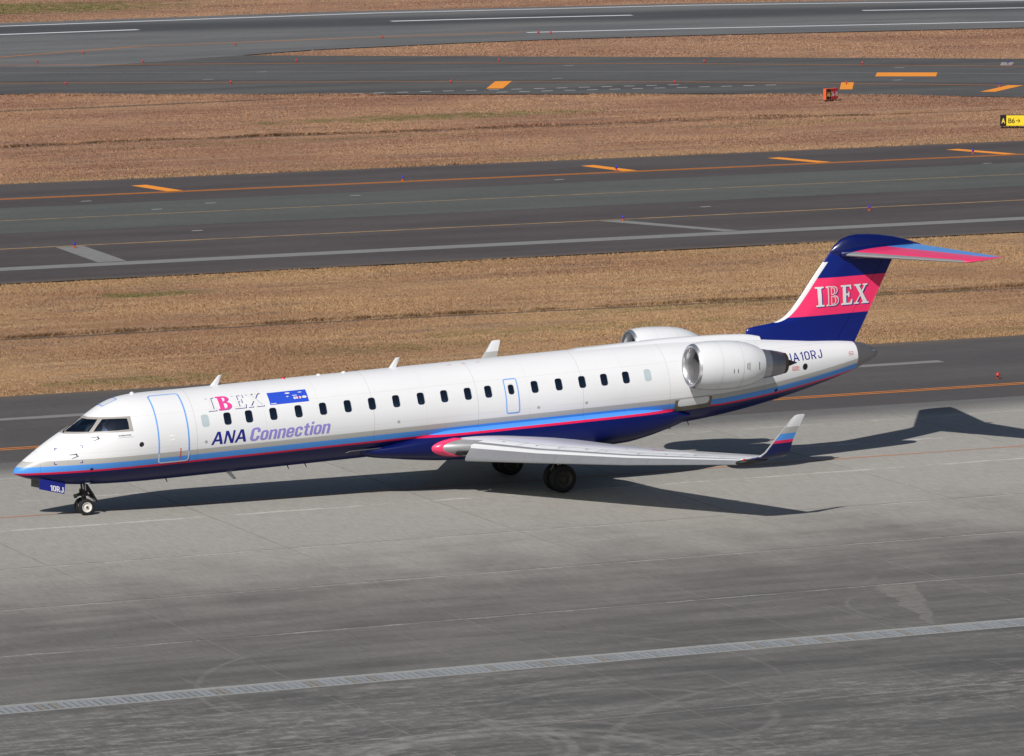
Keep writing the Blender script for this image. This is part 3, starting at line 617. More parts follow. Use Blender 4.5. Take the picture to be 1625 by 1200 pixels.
# nose cap and tail cone
t = np.linspace(-math.pi, math.pi, 49)[:-1]
P, _ = S(np.full(48, 0.003), t); mesh('nose_tip', list(P)+[(0, 0, 1.45)], [(i, (i+1) % 48, 48) for i in range(48)], M_livery, fus, smooth=True)
def ring_loft(name, xs, mat_, parent, off=0.0, n=48):
    V = []; NN = []
    for x in xs:
        P, nn = S(np.full(n, x), np.linspace(-math.pi, math.pi, n+1)[:-1], off); V += list(P); NN += list(nn)
    F = [(j*n+i, (j+1)*n+i, (j+1)*n+(i+1) % n, j*n+(i+1) % n) for j in range(len(xs)-1) for i in range(n)]
    F += [tuple(range(n)), tuple(range((len(xs)-1)*n, len(xs)*n))[::-1]]
    o = mesh(name, V, F, mat_, parent); return fix_normals(o, rad(60))
cone = ring_loft('tail_cone', [29.38, 29.6, 29.8, 30.0, 30.12, 30.22, 30.30], M_cone, air, 0.003)
mb = MB(); P, nn = S(30.0, 0.55); p = Vector(P); mb.tube(p-Vector((.13, -.01, -.01)), p+Vector((.13, .02, -.03)), 0.03, 0.03, 10); mb.build('apu_vent', M_chrome, cone)

# ---- decals on the skin: flat shapes cut fine and laid on the surface
def curve_mesh(splines=None, text=None, offset=0.0, shear=0.0, sx=1.0, spacing=1.0):
    """filled 2D shapes -> (verts2d, faces)"""
    if text is not None:
        c = bpy.data.curves.new('tmp', 'FONT'); c.body = text; c.offset = offset; c.shear = shear; c.space_character = spacing
    else:
        c = bpy.data.curves.new('tmp', 'CURVE'); c.dimensions = '2D'; c.fill_mode = 'BOTH'
        for L in splines:
            s = c.splines.new('POLY'); s.points.add(len(L)-1)
            for q, p in zip(s.points, L): q.co = (p[0], p[1], 0, 1)
            s.use_cyclic_u = True
    o = bpy.data.objects.new('tmp', c); C.objects.link(o)
    dg = bpy.context.evaluated_depsgraph_get(); me = bpy.data.meshes.new_from_object(o.evaluated_get(dg))
    bpy.data.objects.remove(o); bpy.data.curves.remove(c)
    return me
def lay(name, me, fn, mat_, parent, cells=(0.0, 0.0), rect=None):
    """rect: target (u0,u1,v0,v1) for the shape's own bounding box; fn(u,v)->points"""
    bm = bmesh.new(); bm.from_mesh(me); bpy.data.meshes.remove(me)
    bmesh.ops.remove_doubles(bm, verts=bm.verts, dist=1e-6)
    if rect:
        xs = [v.co.x for v in bm.verts]; ys = [v.co.y for v in bm.verts]; a, b, c_, d = min(xs), max(xs), min(ys), max(ys)
        for v in bm.verts:
            v.co.x = rect[0]+(v.co.x-a)/(b-a)*(rect[1]-rect[0]); v.co.y = rect[2]+(v.co.y-c_)/(d-c_)*(rect[3]-rect[2]); v.co.z = 0
    bmesh.ops.triangulate(bm, faces=bm.faces)
    for ax, st in ((0, cells[0]), (1, cells[1])):
        if st <= 0: continue
        vals = [v.co[ax] for v in bm.verts]; q = math.floor(min(vals)/st)*st+st
        while q < max(vals):
            pl = Vector((0, 0, 0)); pl[ax] = q; nn = Vector((0, 0, 0)); nn[ax] = 1
            bmesh.ops.bisect_plane(bm, geom=bm.verts[:]+bm.edges[:]+bm.faces[:], plane_co=pl, plane_no=nn); q += st
    u = np.array([v.co.x for v in bm.verts]); vv = np.array([v.co.y for v in bm.verts]); P, n = fn(u, vv)
    for v, p in zip(bm.verts, P): v.co = Vector(p)
    bm.normal_update()
    for f in bm.faces:
        if f.normal.dot(Vector(n[f.verts[0].index] if n.ndim > 1 else n)) < 0: f.normal_flip()
    m2 = bpy.data.meshes.new(name); bm.to_mesh(m2); bm.free()
    o = link(name, m2, parent, mat_); m2.polygons.foreach_set('use_smooth', [True]*len(m2.polygons)); return o
def on_skin(off): return lambda u, v: S(u, v, off)                                   # (x, th)
def on_skin_z(off):
    def fn(u, v): return S(u, np.array([th_of(a, b) for a, b in zip(u, v)]), off)     # (x, z)
    return fn
CE = (0.4, 0.04)
# serif capitals, unit height
def arc(cx, cy, rx, ry, a0, a1, n=10): return [(cx+rx*math.cos(rad(a0+(a1-a0)*i/n)), cy+ry*math.sin(rad(a0+(a1-a0)*i/n))) for i in range(n+1)]
GL_I = [[(0, 0), (.46, 0), (.46, .07), (.33, .10), (.33, .90), (.46, .93), (.46, 1), (0, 1), (0, .93), (.13, .90), (.13, .10), (0, .07)]]
GL_B = [[(0, 0), (.42, 0)] + arc(.42, .27, .30, .27, -90, 75, 9) + [(.46, .545)] + arc(.40, .775, .26, .225, -60, 90, 8) + [(.38, 1), (0, 1), (0, .93), (.10, .90), (.10, .10), (0, .07)],
        [(.30, .08)] + arc(.36, .28, .16, .20, -90, 90, 8) + [(.30, .48)], [(.30, .57)] + arc(.34, .745, .13, .17, -90, 90, 8) + [(.30, .92)]]
GL_E = [[(0, 0), (.62, 0), (.66, .26), (.59, .26), (.50, .09), (.30, .09), (.30, .47), (.40, .47), (.44, .37), (.49, .37), (.49, .65), (.44, .65), (.40, .56), (.30, .56), (.30, .91), (.48, .91), (.56, .76), (.62, .76), (.59, 1), (0, 1), (0, .93), (.11, .90), (.11, .10), (0, .07)]]
GL_X = [[(0, 0), (.28, 0), (.28, .06), (.18, .09), (.37, .40), (.53, .10), (.44, .06), (.44, 0), (.86, 0), (.86, .06), (.77, .09), (.51, .57), (.70, .90), (.80, .93), (.80, 1), (.53, 1), (.53, .93), (.61, .90), (.46, .66), (.33, .90), (.42, .93), (.42, 1), (.02, 1), (.02, .93), (.12, .90), (.36, .48), (.10, .09), (0, .06)]]
def shift(G, x, y=0.0, s=1.0): return [[(p[0]*s+x, p[1]*s+y) for p in L] for L in G]
IB = {'I': (GL_I, 0.0), 'B': (GL_B, 0.58), 'E': (GL_E, 1.42), 'X': (GL_X, 2.16)}; IBW = 3.02
def ibex(fn0, parent, u0, u1, v0, v1, layers):
    sx, sy = (u1-u0)/IBW, v1-v0
    for nm, letters, mat_, dx, dy, off in layers:
        for l in letters:
            g, x = IB[l]; lay(nm, curve_mesh([[((p[0]+x+dx)*sx+u0, (p[1]+dy)*sy+v0) for p in L] for L in g]), fn0(off), mat_, parent, CE)
def letters_on(name, glyphs, fn, mat_, parent, rect, cells=CE):
    """each letter a piece of its own, the whole word fitted to rect"""
    xs = [p[0] for G in glyphs for L in G for p in L]; ys = [p[1] for G in glyphs for L in G for p in L]; a, b, c_, d = min(xs), max(xs), min(ys), max(ys)
    for G in glyphs: lay(name, curve_mesh([[(rect[0]+(p[0]-a)/(b-a)*(rect[1]-rect[0]), rect[2]+(p[1]-c_)/(d-c_)*(rect[3]-rect[2])) for p in L] for L in G]), fn, mat_, parent, cells)
ibex(on_skin, fus, 6.10, 7.98, 0.572, 0.955, [('lettering_shadow', 'IEX', M_navytext, 0.040, -0.032, 0.004), ('lettering_shadow', 'B', paint('magenta_shadow', (0.30, 0.12, 0.35), 0.4), 0.040, -0.032, 0.004), ('lettering', 'IEX', M_whitetext, 0, 0, 0.008), ('lettering', 'B', M_pinktext, 0, 0, 0.008)])
def text(name, s, rect, fn, mat_, parent, offset=0.0, shear=0.0, spacing=1.0, cells=CE): return lay(name, curve_mesh(text=s, offset=offset, shear=shear, spacing=spacing), fn, mat_, parent, cells, rect)
# bold slanted ANA drawn from bars
A_ = [[(0, 0), (.17, 0), (.30, .25), (.62, .25), (.66, 0), (.86, 0), (.72, 1), (.50, 1)], [(.385, .40), (.60, .40), (.555, .80)]]
N_ = [[(0, 0), (.16, 0), (.24, .66), (.52, 0), (.74, 0), (.90, 1), (.74, 1), (.66, .34), (.38, 1), (.16, 1)]]
def shx(G, k): return [[(p[0]+p[1]*k, p[1]) for p in L] for L in G]
N2 = shx([[(0, 0), (.15, 0), (.15, .70), (.50, 0), (.70, 0), (.70, 1), (.55, 1), (.55, .30), (.20, 1), (0, 1)]], 0.22)
letters_on('lettering', [shift(A_, 0), shift(N2, .92), shift(A_, 1.72)], on_skin(0.004), M_navytext, fus, (6.07, 7.24, -0.207, 0.082))
def rr(x0, x1, y0, y1, r, n=5): return rrect(x0, x1, y0, y1, r, r, n)
def open_ring(w_, h_, t_, g0, g1, r):
    o_ = rr(0, w_, 0, h_, r)[::1]; i_ = rr(t_, w_-t_, t_*.85, h_-t_*.85, max(r-t_, .05))
    # counter-clockwise rings from the upper right; cut the right side between g0 and g1
    up_o = [p for p in o_ if p[1] >= g1 or p[0] < w_/2 or p[1] <= g0]; up_i = [p for p in i_ if p[1] >= g1 or p[0] < w_/2 or p[1] <= g0]
    a = [(w_, g1)]+[p for p in up_o if p[1] > g1 or p[0] < w_/2]; a = [p for p in a if not (p[1] < g0 and p[0] > w_/2)]+[p for p in up_o if p[1] < g0 and p[0] > w_/2]+[(w_, g0)]
    b = [(w_-t_, g1)]+[p for p in up_i if p[1] > g1 or p[0] < w_/2]; b = [p for p in b if not (p[1] < g0 and p[0] > w_/2)]+[p for p in up_i if p[1] < g0 and p[0] > w_/2]+[(w_-t_, g0)]
    return [a+b[::-1]]
XH = .74
g_o = [rr(0, .46, 0, XH, .20), rr(.155, .305, .13, XH-.13, .07)]
g_n = [[(0, 0), (.155, 0), (.155, .52)]+arc(.23, .54, .075, .07, 180, 0, 6)+[(.305, 0), (.46, 0), (.46, .56)]+arc(.30, .56, .16, .18, 0, 100, 6)+[(.155, .68), (.155, .72), (0, .72)]]
g_c = open_ring(.44, XH, .155, .27, .46, .20); g_C = open_ring(.56, 1.0, .18, .36, .64, .24)
g_e = [[(.46, .31), (.46, .54)]+arc(.26, .54, .20, .20, 0, 90, 6)+arc(.20, .54, .20, .20, 90, 180, 6)+arc(.20, .20, .20, .20, 180, 270, 6)+arc(.26, .20, .20, .20, 270, 360, 6)+[(.46, .24), (.305, .24)]+arc(.23, .19, .075, .07, 0, -180, 6)+[(.155, .31)], [(.155, .43), (.305, .43)]+arc(.23, .54, .075, .07, 0, 180, 6)]
g_t = [[(.09, .17)]+arc(.25, .17, .16, .17, 180, 270, 5)+[(.36, .0), (.36, .12), (.245, .14), (.245, .60), (.36, .60), (.36, .72), (.245, .72), (.245, .93), (.09, .88), (.09, .72), (0, .72), (0, .60), (.09, .60)]]
g_i = [[(0, 0), (.155, 0), (.155, .72), (0, .72)], [(0, .83), (.155, .83), (.155, 1.0), (0, 1.0)]]
G = []; cx_ = 0
for g_, w_ in ((g_C, .56), (g_o, .46), (g_n, .46), (g_n, .46), (g_e, .46), (g_c, .44), (g_t, .36), (g_i, .155), (g_o, .46), (g_n, .46)): G.append(shx(shift(g_, cx_), .20)); cx_ += w_+.065
letters_on('lettering', G, on_skin(0.004), M_lav, fus, (7.37, 10.10, -0.215, 0.090))
def block(txt, t, gap):
    rr_ = lambda x0, x1, y0, y1, r: rrect(x0, x1, y0, y1, r, r, 5)
    D = {'1': ([[(.16, 0), (.16+t, 0), (.16+t, 1), (.20, 1), (0, .82), (0, .82-t), (.16, .86)]], .16+t),
         '0': ([rr_(0, .58, 0, 1, .27), rr_(t, .58-t, t*.9, 1-t*.9, .27-t*.75)], .58),
         'R': ([[(0, 0), (t, 0), (t, .38), (.25, .38), (.42, 0), (.42+t*1.15, 0), (.40, .44)]+arc(.31, .70, .27, .30, -55, 90, 8)+[(0, 1)], [(t, .38+t*.85)]+arc(.30, .69, .26-t*.85, .31-t*.85, -90, 90, 8)+[(t, 1-t*.85)]], .60),
         'J': ([[(.36, 1), (.36, .30)]+arc(.24, .28, .12, .28-t*.9, 0, -160, 7)+[(t, .34), (0, .34)]+arc(.18+t/2, .28, .18+t/2, .28, 180, 360, 9)+[(.36+t, 1)]], .36+t),
         'A': ([[(0, 0), (t*1.05, 0), (.12+t*.6, .25), (.50-t*.2, .25), (.62-t*.45, 0), (.62+t*.6, 0), (.31+t*.75, 1), (.31-t*.15, 1)], [(.17+t*.55, .40), (.45-t*.02, .40), (.31+t*.27, .80)]], .62+t*.6)}
    G, x = [], 0
    for ch in txt: g_, w_ = D[ch]; G.append(shift(g_, x)); x += w_+gap
    return G
letters_on('registration', block('JA10RJ', .13, .17), on_skin_z(0.004), M_navytext, fus, (26.54, 27.94, 2.535, 2.805))
text('maker_plate', 'BOMBARDIER', (3.11, 3.50, 2.425, 2.465), on_skin_z(0.004), M_dark, fus, 0.01)
text('maker_plate', 'CRJ-700 NextGen', (3.11, 3.58, 2.365, 2.40), on_skin_z(0.004), M_rim, fus, 0.0)
def quad(x0, x1, t0, t1): return [[(x0, t0), (x1, t0), (x1, t1), (x0, t1)]]
pan = lay('picture_panel', curve_mesh(quad(8.19, 9.50, 0.574, 0.912)), on_skin(0.004), M_panel, fus, CE)
pan['label'] = 'blue picture panel with small white clouds'
def blob(cx, ct, w_, h_): return [arc(cx, ct, w_, h_*.7, 0, 360, 16)[:-1]]
for cx, ct, w_, h_ in ((8.86, .845, .085, .03), (8.83, .75, .04, .02), (9.28, .84, .07, .018)): lay('cloud', curve_mesh(blob(cx, ct, w_, h_)), on_skin(0.008), M_whitetext, pan, CE)
lay('badge', curve_mesh(blob(9.38, .70, .08, .045)), on_skin(0.008), M_whitetext, pan, CE)
G = []
for i, (a, b) in enumerate(((9.02, 9.09), (9.105, 9.16), (9.215, 9.27))): G += [[(a, .665), (b, .665), (b, .725), (a, .725)]]
lay('panel_print', curve_mesh(G), on_skin(0.008), M_whitetext, pan, CE); lay('panel_print', curve_mesh([[(9.175, .665), (9.20, .665), (9.20, .725), (9.175, .725)]]), on_skin(0.008), M_redtext, pan, CE)
lay('panel_print', curve_mesh([[(9.00, .755), (9.15, .755), (9.15, .775), (9.00, .775)], [(8.22, .59), (8.40, .59), (8.40, .61), (8.22, .61)]]), on_skin(0.008), M_whitetext, pan, CE)
def outline(name, x0, x1, t0, t1, rx, rt, wd, mat_, parent, off=0.009):
    a = rrect(x0, x1, t0, t1, rx, rt, 6); wt = wd/1.38; b = rrect(x0+wd, x1-wd, t0+wt, t1-wt, max(rx-wd, .01), max(rt-wt, .01), 6)
    return lay(name, curve_mesh([a, b]), on_skin(off), mat_, parent, (0.4, 0.05))
pd = lay('passenger_door', curve_mesh([rrect(4.36, 5.33, -0.52, 1.225, .1, .08, 6)]), on_skin(0.006), M_livery, fus, (0.3, 0.05))
outline('door_outline', 4.33, 5.36, -0.545, 1.25, .12, .10, 0.045, M_line, fus)
a = [p for p in rrect(4.33, 5.36, -0.545, 1.25, .12, .10, 6) if p[1] < -0.3]; b = [p for p in rrect(4.375, 5.315, -0.545+.0326, 1.25, .075, .067, 6) if p[1] < -0.3]
a.sort(key=lambda p: 0); ai = [(4.33, -.29)]+[p for p in a if p[0] < 4.85]+[p for p in a if p[0] >= 4.85]+[(5.36, -.29)]; bi = [(4.375, -.29)]+[p for p in b if p[0] < 4.85]+[p for p in b if p[0] >= 4.85]+[(5.315, -.29)]
lay('door_sill_outline', curve_mesh([ai+bi[::-1]]), on_skin(0.013), paint('pale_outline', (.52, .60, .72), .4), fus, (0.4, 0.05))
lay('door_handle', curve_mesh([[(5.05, -.44), (5.08, -.44), (5.08, -.20), (5.05, -.20)]]), on_skin(0.012), M_redtext, pd, CE)
lay('door_latch', curve_mesh([rrect(4.72, 4.86, -.02, .14, .02, .02)]), on_skin(0.009), paint('latch_white', (.68, .68, .69), .4), pd, CE)
ee = lay('emergency_exit', curve_mesh([rrect(16.19, 16.62, -0.19, 0.61, .06, .05, 6), rrect(16.40-.12, 16.40+.12, .215, .495, .085, .062)]), on_skin(0.005), M_livery, fus, (0.3, 0.05))
outline('exit_outline', 16.165, 16.645, -0.205, 0.625, .08, .06, 0.035, M_line, fus)
a_ = lay('escape_hatch', curve_mesh([rrect(2.95, 3.42, 1.40, 1.74, .03, .03)]), on_skin(0.005), M_white, fus, (0.1, 0.1))
outline('hatch_outline', 2.93, 3.44, 1.38, 1.76, .04, .04, 0.03, M_line, fus)
cd = lay('cargo_door', curve_mesh([rrect(22.31, 23.47, -0.505, -0.31, .12, .07)]), on_skin(0.008), M_white, fus, (0.1, 0.04))
lay('cargo_door_surround', curve_mesh([[(22.20, -.645), (23.57, -.645), (23.57, -.325), (22.20, -.325)]]), on_skin(0.004), paint('bronze_plate', (0.13, 0.11, 0.085), 0.5), fus, (0.1, 0.04))
for x, tt, r in ((5.91, -.118, .05), (12.43, -.123, .05), (17.3, -.13, .05), (19.0, -.14, .05)): lay('port', curve_mesh([arc(x, tt, r, r/1.38, 0, 360, 14)[:-1]]), on_skin(0.004), M_rim, fus, CE)
for x, tt, r in ((3.79, .010, .075), (27.21, -.005, .10), (2.24, -.365, .05), (4.4, -.70, .03), (26.1, -.60, .06)): lay('vent', curve_mesh([arc(x, tt, r, r/max(.4, float(WID(x))), 0, 360, 16)[:-1]]), on_skin(0.004), M_black, fus, CE)
for x, z, sx_, sz_ in ((1.21, 2.16, 1, -1), (2.02, 2.22, -1, -1), (1.13, 1.67, 1, 1), (1.97, 1.68, -1, 1)):
    L = [(x, z), (x+sx_*.08, z), (x+sx_*.08, z+sz_*.022), (x+sx_*.022, z+sz_*.022), (x+sx_*.022, z+sz_*.08), (x, z+sz_*.08)]
    lay('tow_mark', curve_mesh([L]), on_skin_z(0.004), M_navytext, fus, CE)
for k in range(4): lay('warning_text', curve_mesh([[(26.68, 2.36-.04*k), (26.95+.03*(k % 2), 2.36-.04*k), (26.95+.03*(k % 2), 2.375-.04*k), (26.68, 2.375-.04*k)]]), on_skin_z(0.004), M_redtext, fus, CE)
for k in range(3): lay('warning_text', curve_mesh([[(29.0, 2.60-.05*k), (29.2, 2.60-.05*k), (29.2, 2.615-.05*k), (29.0, 2.615-.05*k)]]), on_skin_z(0.004), M_redtext, fus, CE)
for k in range(3): lay('warning_text', curve_mesh([[(14.6+.5*k, 1.30), (14.75+.5*k, 1.30), (14.75+.5*k, 1.315), (14.6+.5*k, 1.315)]]), on_skin(0.004), M_redtext, fus, CE)
# probes at the nose
for x, z in ((1.80, 1.95), (2.50, 2.42)):
    P, n = S(x, th_of(x, z)); p = Vector(P); n = Vector(n); mb = MB(); mb.tube(p, p+n*.10, .022, .018, 8); mb.tube(p+n*.10+Vector((.03, 0, 0)), p+n*.10-Vector((.22, 0, 0)), .014, .008, 8); mb.build('probe', M_dark, fus)
for x in (2.06,):
    P, n = S(x, th_of(x, 2.60)); mb = MB()
P, n = S(1.66, 1.36); P2, _ = S(2.20, 1.52, .03); mb = MB(); mb.tube(Vector(P), Vector(P)+Vector(n)*.06, .02, .02, 8); mb.tube(Vector(P)+Vector(n)*.06, Vector(P2)+Vector((0, 0, .02)), .016, .01, 8); mb.build('windscreen_wiper', M_dark, fus)
mb = MB(); P, n = S(1.62, 1.22); mb.tube(Vector(P), Vector(P)+Vector((-.02, 0, -.10)), .01, .01, 6); mb.build('windscreen_washer', M_navytext, fus)

# ---- generic lofts
def blade(name, prof, y, thick, mat_, parent, axis='y'):
    """thin plate with lens section from an x-z outline"""
    cx = sum(p[0] for p in prof)/len(prof); cz = sum(p[1] for p in prof)/len(prof); n = len(prof)
    v = [(p[0], y, p[1]) for p in prof]; inn = [(cx+(p[0]-cx)*.55, cz+(p[1]-cz)*.9) for p in prof]
    v += [(p[0], y-thick/2, p[1]) for p in inn] + [(p[0], y+thick/2, p[1]) for p in inn]
    f = []
    for i in range(n):
        j = (i+1) % n; f += [(i, j, n+j, n+i), (j, i, 2*n+i, 2*n+j)]
    f += [tuple(range(n, 2*n)), tuple(range(2*n, 3*n))[::-1]]
    return fix_normals(mesh(name, v, f, mat_, parent))
def foil(s, tc):            # half thickness of a wing section at chord fraction s, per unit chord
    s = np.clip(s, 0, 1); return tc/0.2*(0.2969*np.sqrt(s)-0.126*s-0.3516*s**2+0.2843*s**3-0.1036*s**4)
def loft(name, st, mat_, parent, mirror=False, n=14, camber=0.010, capm=None):
    """st: dicts le(x,y,z), c, tc, tw(deg), phi(deg), a, b (chord range)"""
    V = []; k = None
    for q in st:
        a, b = q.get('a', 0.0), q.get('b', 1.0); c, tc = q['c'], q['tc']; tw = rad(q.get('tw', 0)); ph = rad(q.get('phi', 0))
        uu = (1-np.cos(np.linspace(0, math.pi, n)))/2 if a == 0 else np.linspace(0, 1, n)
        if a == 0: uu = uu**1.25
        ss = a+(b-a)*uu
        h = foil(ss, tc)*c; cam_ = camber*4*ss*(1-ss)*c
        ring = []
        for s, hh, cm, sgn in list(zip(ss[::-1], h[::-1], cam_[::-1], [1]*n)) + list(zip(ss, h, cam_, [-1]*n)):
            dx = s*c; dz = sgn*max(hh, 0.0015)+cm
            xx = dx*math.cos(tw)+dz*math.sin(tw); zz = dz*math.cos(tw)-dx*math.sin(tw)
            y = q['le'][1]-zz*math.sin(ph); z = q['le'][2]+zz*math.cos(ph)
            ring.append((q['le'][0]+xx, y if mirror else -y, z))
        V.append(ring); k = len(ring)
    v = [p for r in V for p in r]; f = [(j*k+i, j*k+(i+1) % k, (j+1)*k+(i+1) % k, (j+1)*k+i) for j in range(len(V)-1) for i in range(k)]
    f += [tuple(range(k)), tuple(range((len(V)-1)*k, len(V)*k))]
    o = mesh(name, v, f, mat_, parent); return fix_normals(o, rad(40))
def lerp_st(st, y):
    for a, b in zip(st[:-1], st[1:]):
        if a['le'][1] <= y <= b['le'][1]:
            t = (y-a['le'][1])/(b['le'][1]-a['le'][1]); r = {k: a[k]+(b[k]-a[k])*t for k in ('c', 'tc', 'tw')}
            r['le'] = tuple(a['le'][i]+(b['le'][i]-a['le'][i])*t for i in range(3)); return r
WING = [dict(le=(13.28, 1.10, 1.05), c=5.95, tc=.115, tw=4.7), dict(le=(13.58, 1.55, 1.05), c=5.7, tc=.115, tw=4.7), dict(le=(14.52, 2.05, 1.03), c=4.85, tc=.112, tw=4.2),
        dict(le=(15.83, 4.3, 1.00), c=3.62, tc=.102, tw=2.8), dict(le=(17.60, 7.3, 1.03), c=2.62, tc=.10, tw=1.7), dict(le=(19.80, 11.02, 1.165), c=1.38, tc=.10, tw=0.5)]
def part_st(y0, y1, a, b, extra=()):
    ys = sorted({y0, y1, *[q['le'][1] for q in WING if y0 < q['le'][1] < y1], *extra}); out = []
    for y in ys: q = lerp_st(WING, y); q['a'] = a; q['b'] = b; out.append(q)
    return out
for mirror in (False, True):
    sg = 1 if mirror else -1
    wg = loft('wing', part_st(1.10, 2.05, 0.10, 1.0) [:-1] + [dict(lerp_st(WING, 2.049), a=.10, b=1.0)], M_wing, air, mirror)
    wg['label'] = 'starboard wing' if mirror else 'port wing'
    loft('wing_panel', part_st(2.051, 11.02, 0.012, 0.73), M_wing, wg, mirror)
    loft('root_leading_edge', part_st(1.62, 2.045, 0, 0.105), M_metal, wg, mirror)
    q0 = part_st(1.2, 1.66, 0, 0.12)
    for q in q0: q['le'] = (q['le'][0]-.03, q['le'][1], q['le'][2]); q['tc'] *= 1.10; q['c'] *= 1.01
    loft('root_collar', q0, M_pink, wg, mirror)
    for y0, y1 in ((2.06, 5.0), (5.01, 8.0), (8.01, 10.88)):
        q = part_st(y0, y1, 0, 0.14)
        for s_ in q:
            c = s_['c']; s_['le'] = (s_['le'][0]-.030*c-.01, s_['le'][1], s_['le'][2]-.082*c-.01); s_['tw'] = s_['tw']-45; s_['tc'] *= .80; s_['b'] = 0.14
        loft('slat', q, paint('slat_metal', (0.29, 0.295, 0.31), 0.40, metal=0.55, dirt=0.12, scale=4), wg, mirror, n=12, camber=0.0)
    for nm, y0, y1 in (('inboard_flap', 2.06, 4.28), ('outboard_flap', 4.32, 8.0), ('aileron', 8.04, 10.98)): loft(nm, part_st(y0, y1, .735, 1.0), M_wing, wg, mirror, n=8)
    for y in (3.3, 5.6, 7.6):
        q = lerp_st(WING, y); xc = q['le'][0]+.80*q['c']; mb = MB(); M = Matrix.Translation((xc-.9, y*sg, q['le'][2]-.16-.6*q['c']*math.sin(rad(q['tw'])))) @ Matrix.Rotation(rad(90+q['tw']), 4, 'Y')
        mb.lathe([(0, .01), (.15, .07), (.5, .11), (1.0, .10), (1.5, .05), (1.75, .01)], M, 12); mb.build('flap_track_fairing', M_wing, wg)
    W = [dict(le=(19.98, 11.02, 1.170), c=1.20, tc=.09, tw=-.5, phi=0), dict(le=(20.10, 11.14, 1.190), c=1.10, tc=.085, tw=0, phi=25), dict(le=(20.25, 11.24, 1.265), c=1.00, tc=.08, tw=0, phi=50), dict(le=(20.42, 11.31, 1.395), c=.86, tc=.08, tw=0, phi=70),
         dict(le=(20.70, 11.40, 1.735), c=.66, tc=.08, tw=0, phi=74), dict(le=(21.05, 11.51, 2.135), c=.48, tc=.08, tw=0, phi=75), dict(le=(21.33, 11.61, 2.475), c=.34, tc=.07, tw=0, phi=75), dict(le=(21.40, 11.615, 2.500), c=.25, tc=.05, tw=0, phi=75)]
    wl = loft('winglet', W, M_wlet, wg, mirror, camber=0.0)
    W2 = [dict(q, a=0, b=.06) for q in W[2:]]
    for q in W2: q['le'] = (q['le'][0]-.012, q['le'][1], q['le'][2]); q['tc'] *= 1.25
    loft('winglet_leading_edge', W2, M_metal, wl, mirror, camber=0.0)
    pod = loft('tip_fairing', [dict(le=(19.60, 10.90, 1.095), c=1.0, tc=.16, tw=0, a=0, b=.9), dict(le=(19.66, 11.03, 1.11), c=1.05, tc=.17, tw=0, a=0, b=.9), dict(le=(19.86, 11.16, 1.14), c=.8, tc=.12, tw=0, a=0, b=.9)], M_dark, wg, mirror, camber=0)
    mb = MB(); mb.lathe([(-.06, .01), (-.04, .025), (0, .032), (.04, .025), (.06, .01)], Matrix.Translation((19.84, 11.03*sg, 1.19)) @ Matrix.Rotation(rad(90), 4, 'Y'), 12)
    mb.build('navigation_light', paint('nav_red' if not mirror else 'nav_green', (.7, .03, .03) if not mirror else (.03, .5, .1), .15), wg)
    def wsurf(y, s_, off):
        q = lerp_st(WING, y); dz = float(foil(np.array(s_), q['tc']))*q['c']+.010*4*s_*(1-s_)*q['c']+off; dx = s_*q['c']; tw = rad(q['tw'])
        return (q['le'][0]+dx*math.cos(tw)+dz*math.sin(tw), y*sg, q['le'][2]+dz*math.cos(tw)-dx*math.sin(tw))
    mb = MB()
    def seam(pts, wd, vert):
        V_ = []
        for y, s_ in pts:
            c_ = lerp_st(WING, y)['c']; a_, b_ = ((y-wd/2, s_), (y+wd/2, s_)) if vert else ((y, s_-wd/2/c_), (y, s_+wd/2/c_)); V_ += [wsurf(*a_, .004), wsurf(*b_, .004)]
        mb.add(V_, [(2*k_, 2*k_+1, 2*k_+3, 2*k_+2) for k_ in range(len(pts)-1)])
    for s0 in (.17, .58): seam([(y, s0) for y in np.linspace(2.2, 10.85, 18)], .02, False)
    for y in (3.4, 4.75, 6.1, 7.5, 8.9, 10.2): seam([(y, s0) for s0 in np.linspace(.03, .17, 6)], .02, True)
    for y in (4.3, 5.6, 6.9, 8.0): seam([(y, s0) for s0 in np.linspace(.58, .72, 4)], .03, True)
    mb.build('panel_seam', M_rim, wg, None)
    for y, s0 in ((2.7, .12), (3.9, .12), (4.7, .12), (5.6, .13), (6.3, .12), (7.4, .12), (8.3, .13), (9.3, .12), (4.0, .35), (6.5, .3)):
        c_ = lerp_st(WING, y)['c']; mb = MB(); mb.add([wsurf(y+.03*math.sin(a), s0+.035*math.cos(a)/c_, .006) for a in np.linspace(0, 2*math.pi, 11)[:-1]], [tuple(range(10))]); mb.build('fuel_cap', M_cone, wg, None)
    mb = MB(); mb.add([wsurf(y, s0, .005) for y, s0 in ((7.0, .42), (7.5, .42), (7.5, .45), (7.0, .45))], [(0, 1, 2, 3)]); mb.build('warning_mark', M_redtext, wg, None)
    # landing light box in the root
    q = lerp_st(WING, 1.82); mb = MB(); mb.box(q['le'][0]+.10, q['le'][0]+.42, 1.68*sg, 2.0*sg, q['le'][2]-.24, q['le'][2]-.13); mb.build('landing_light', M_black, wg)

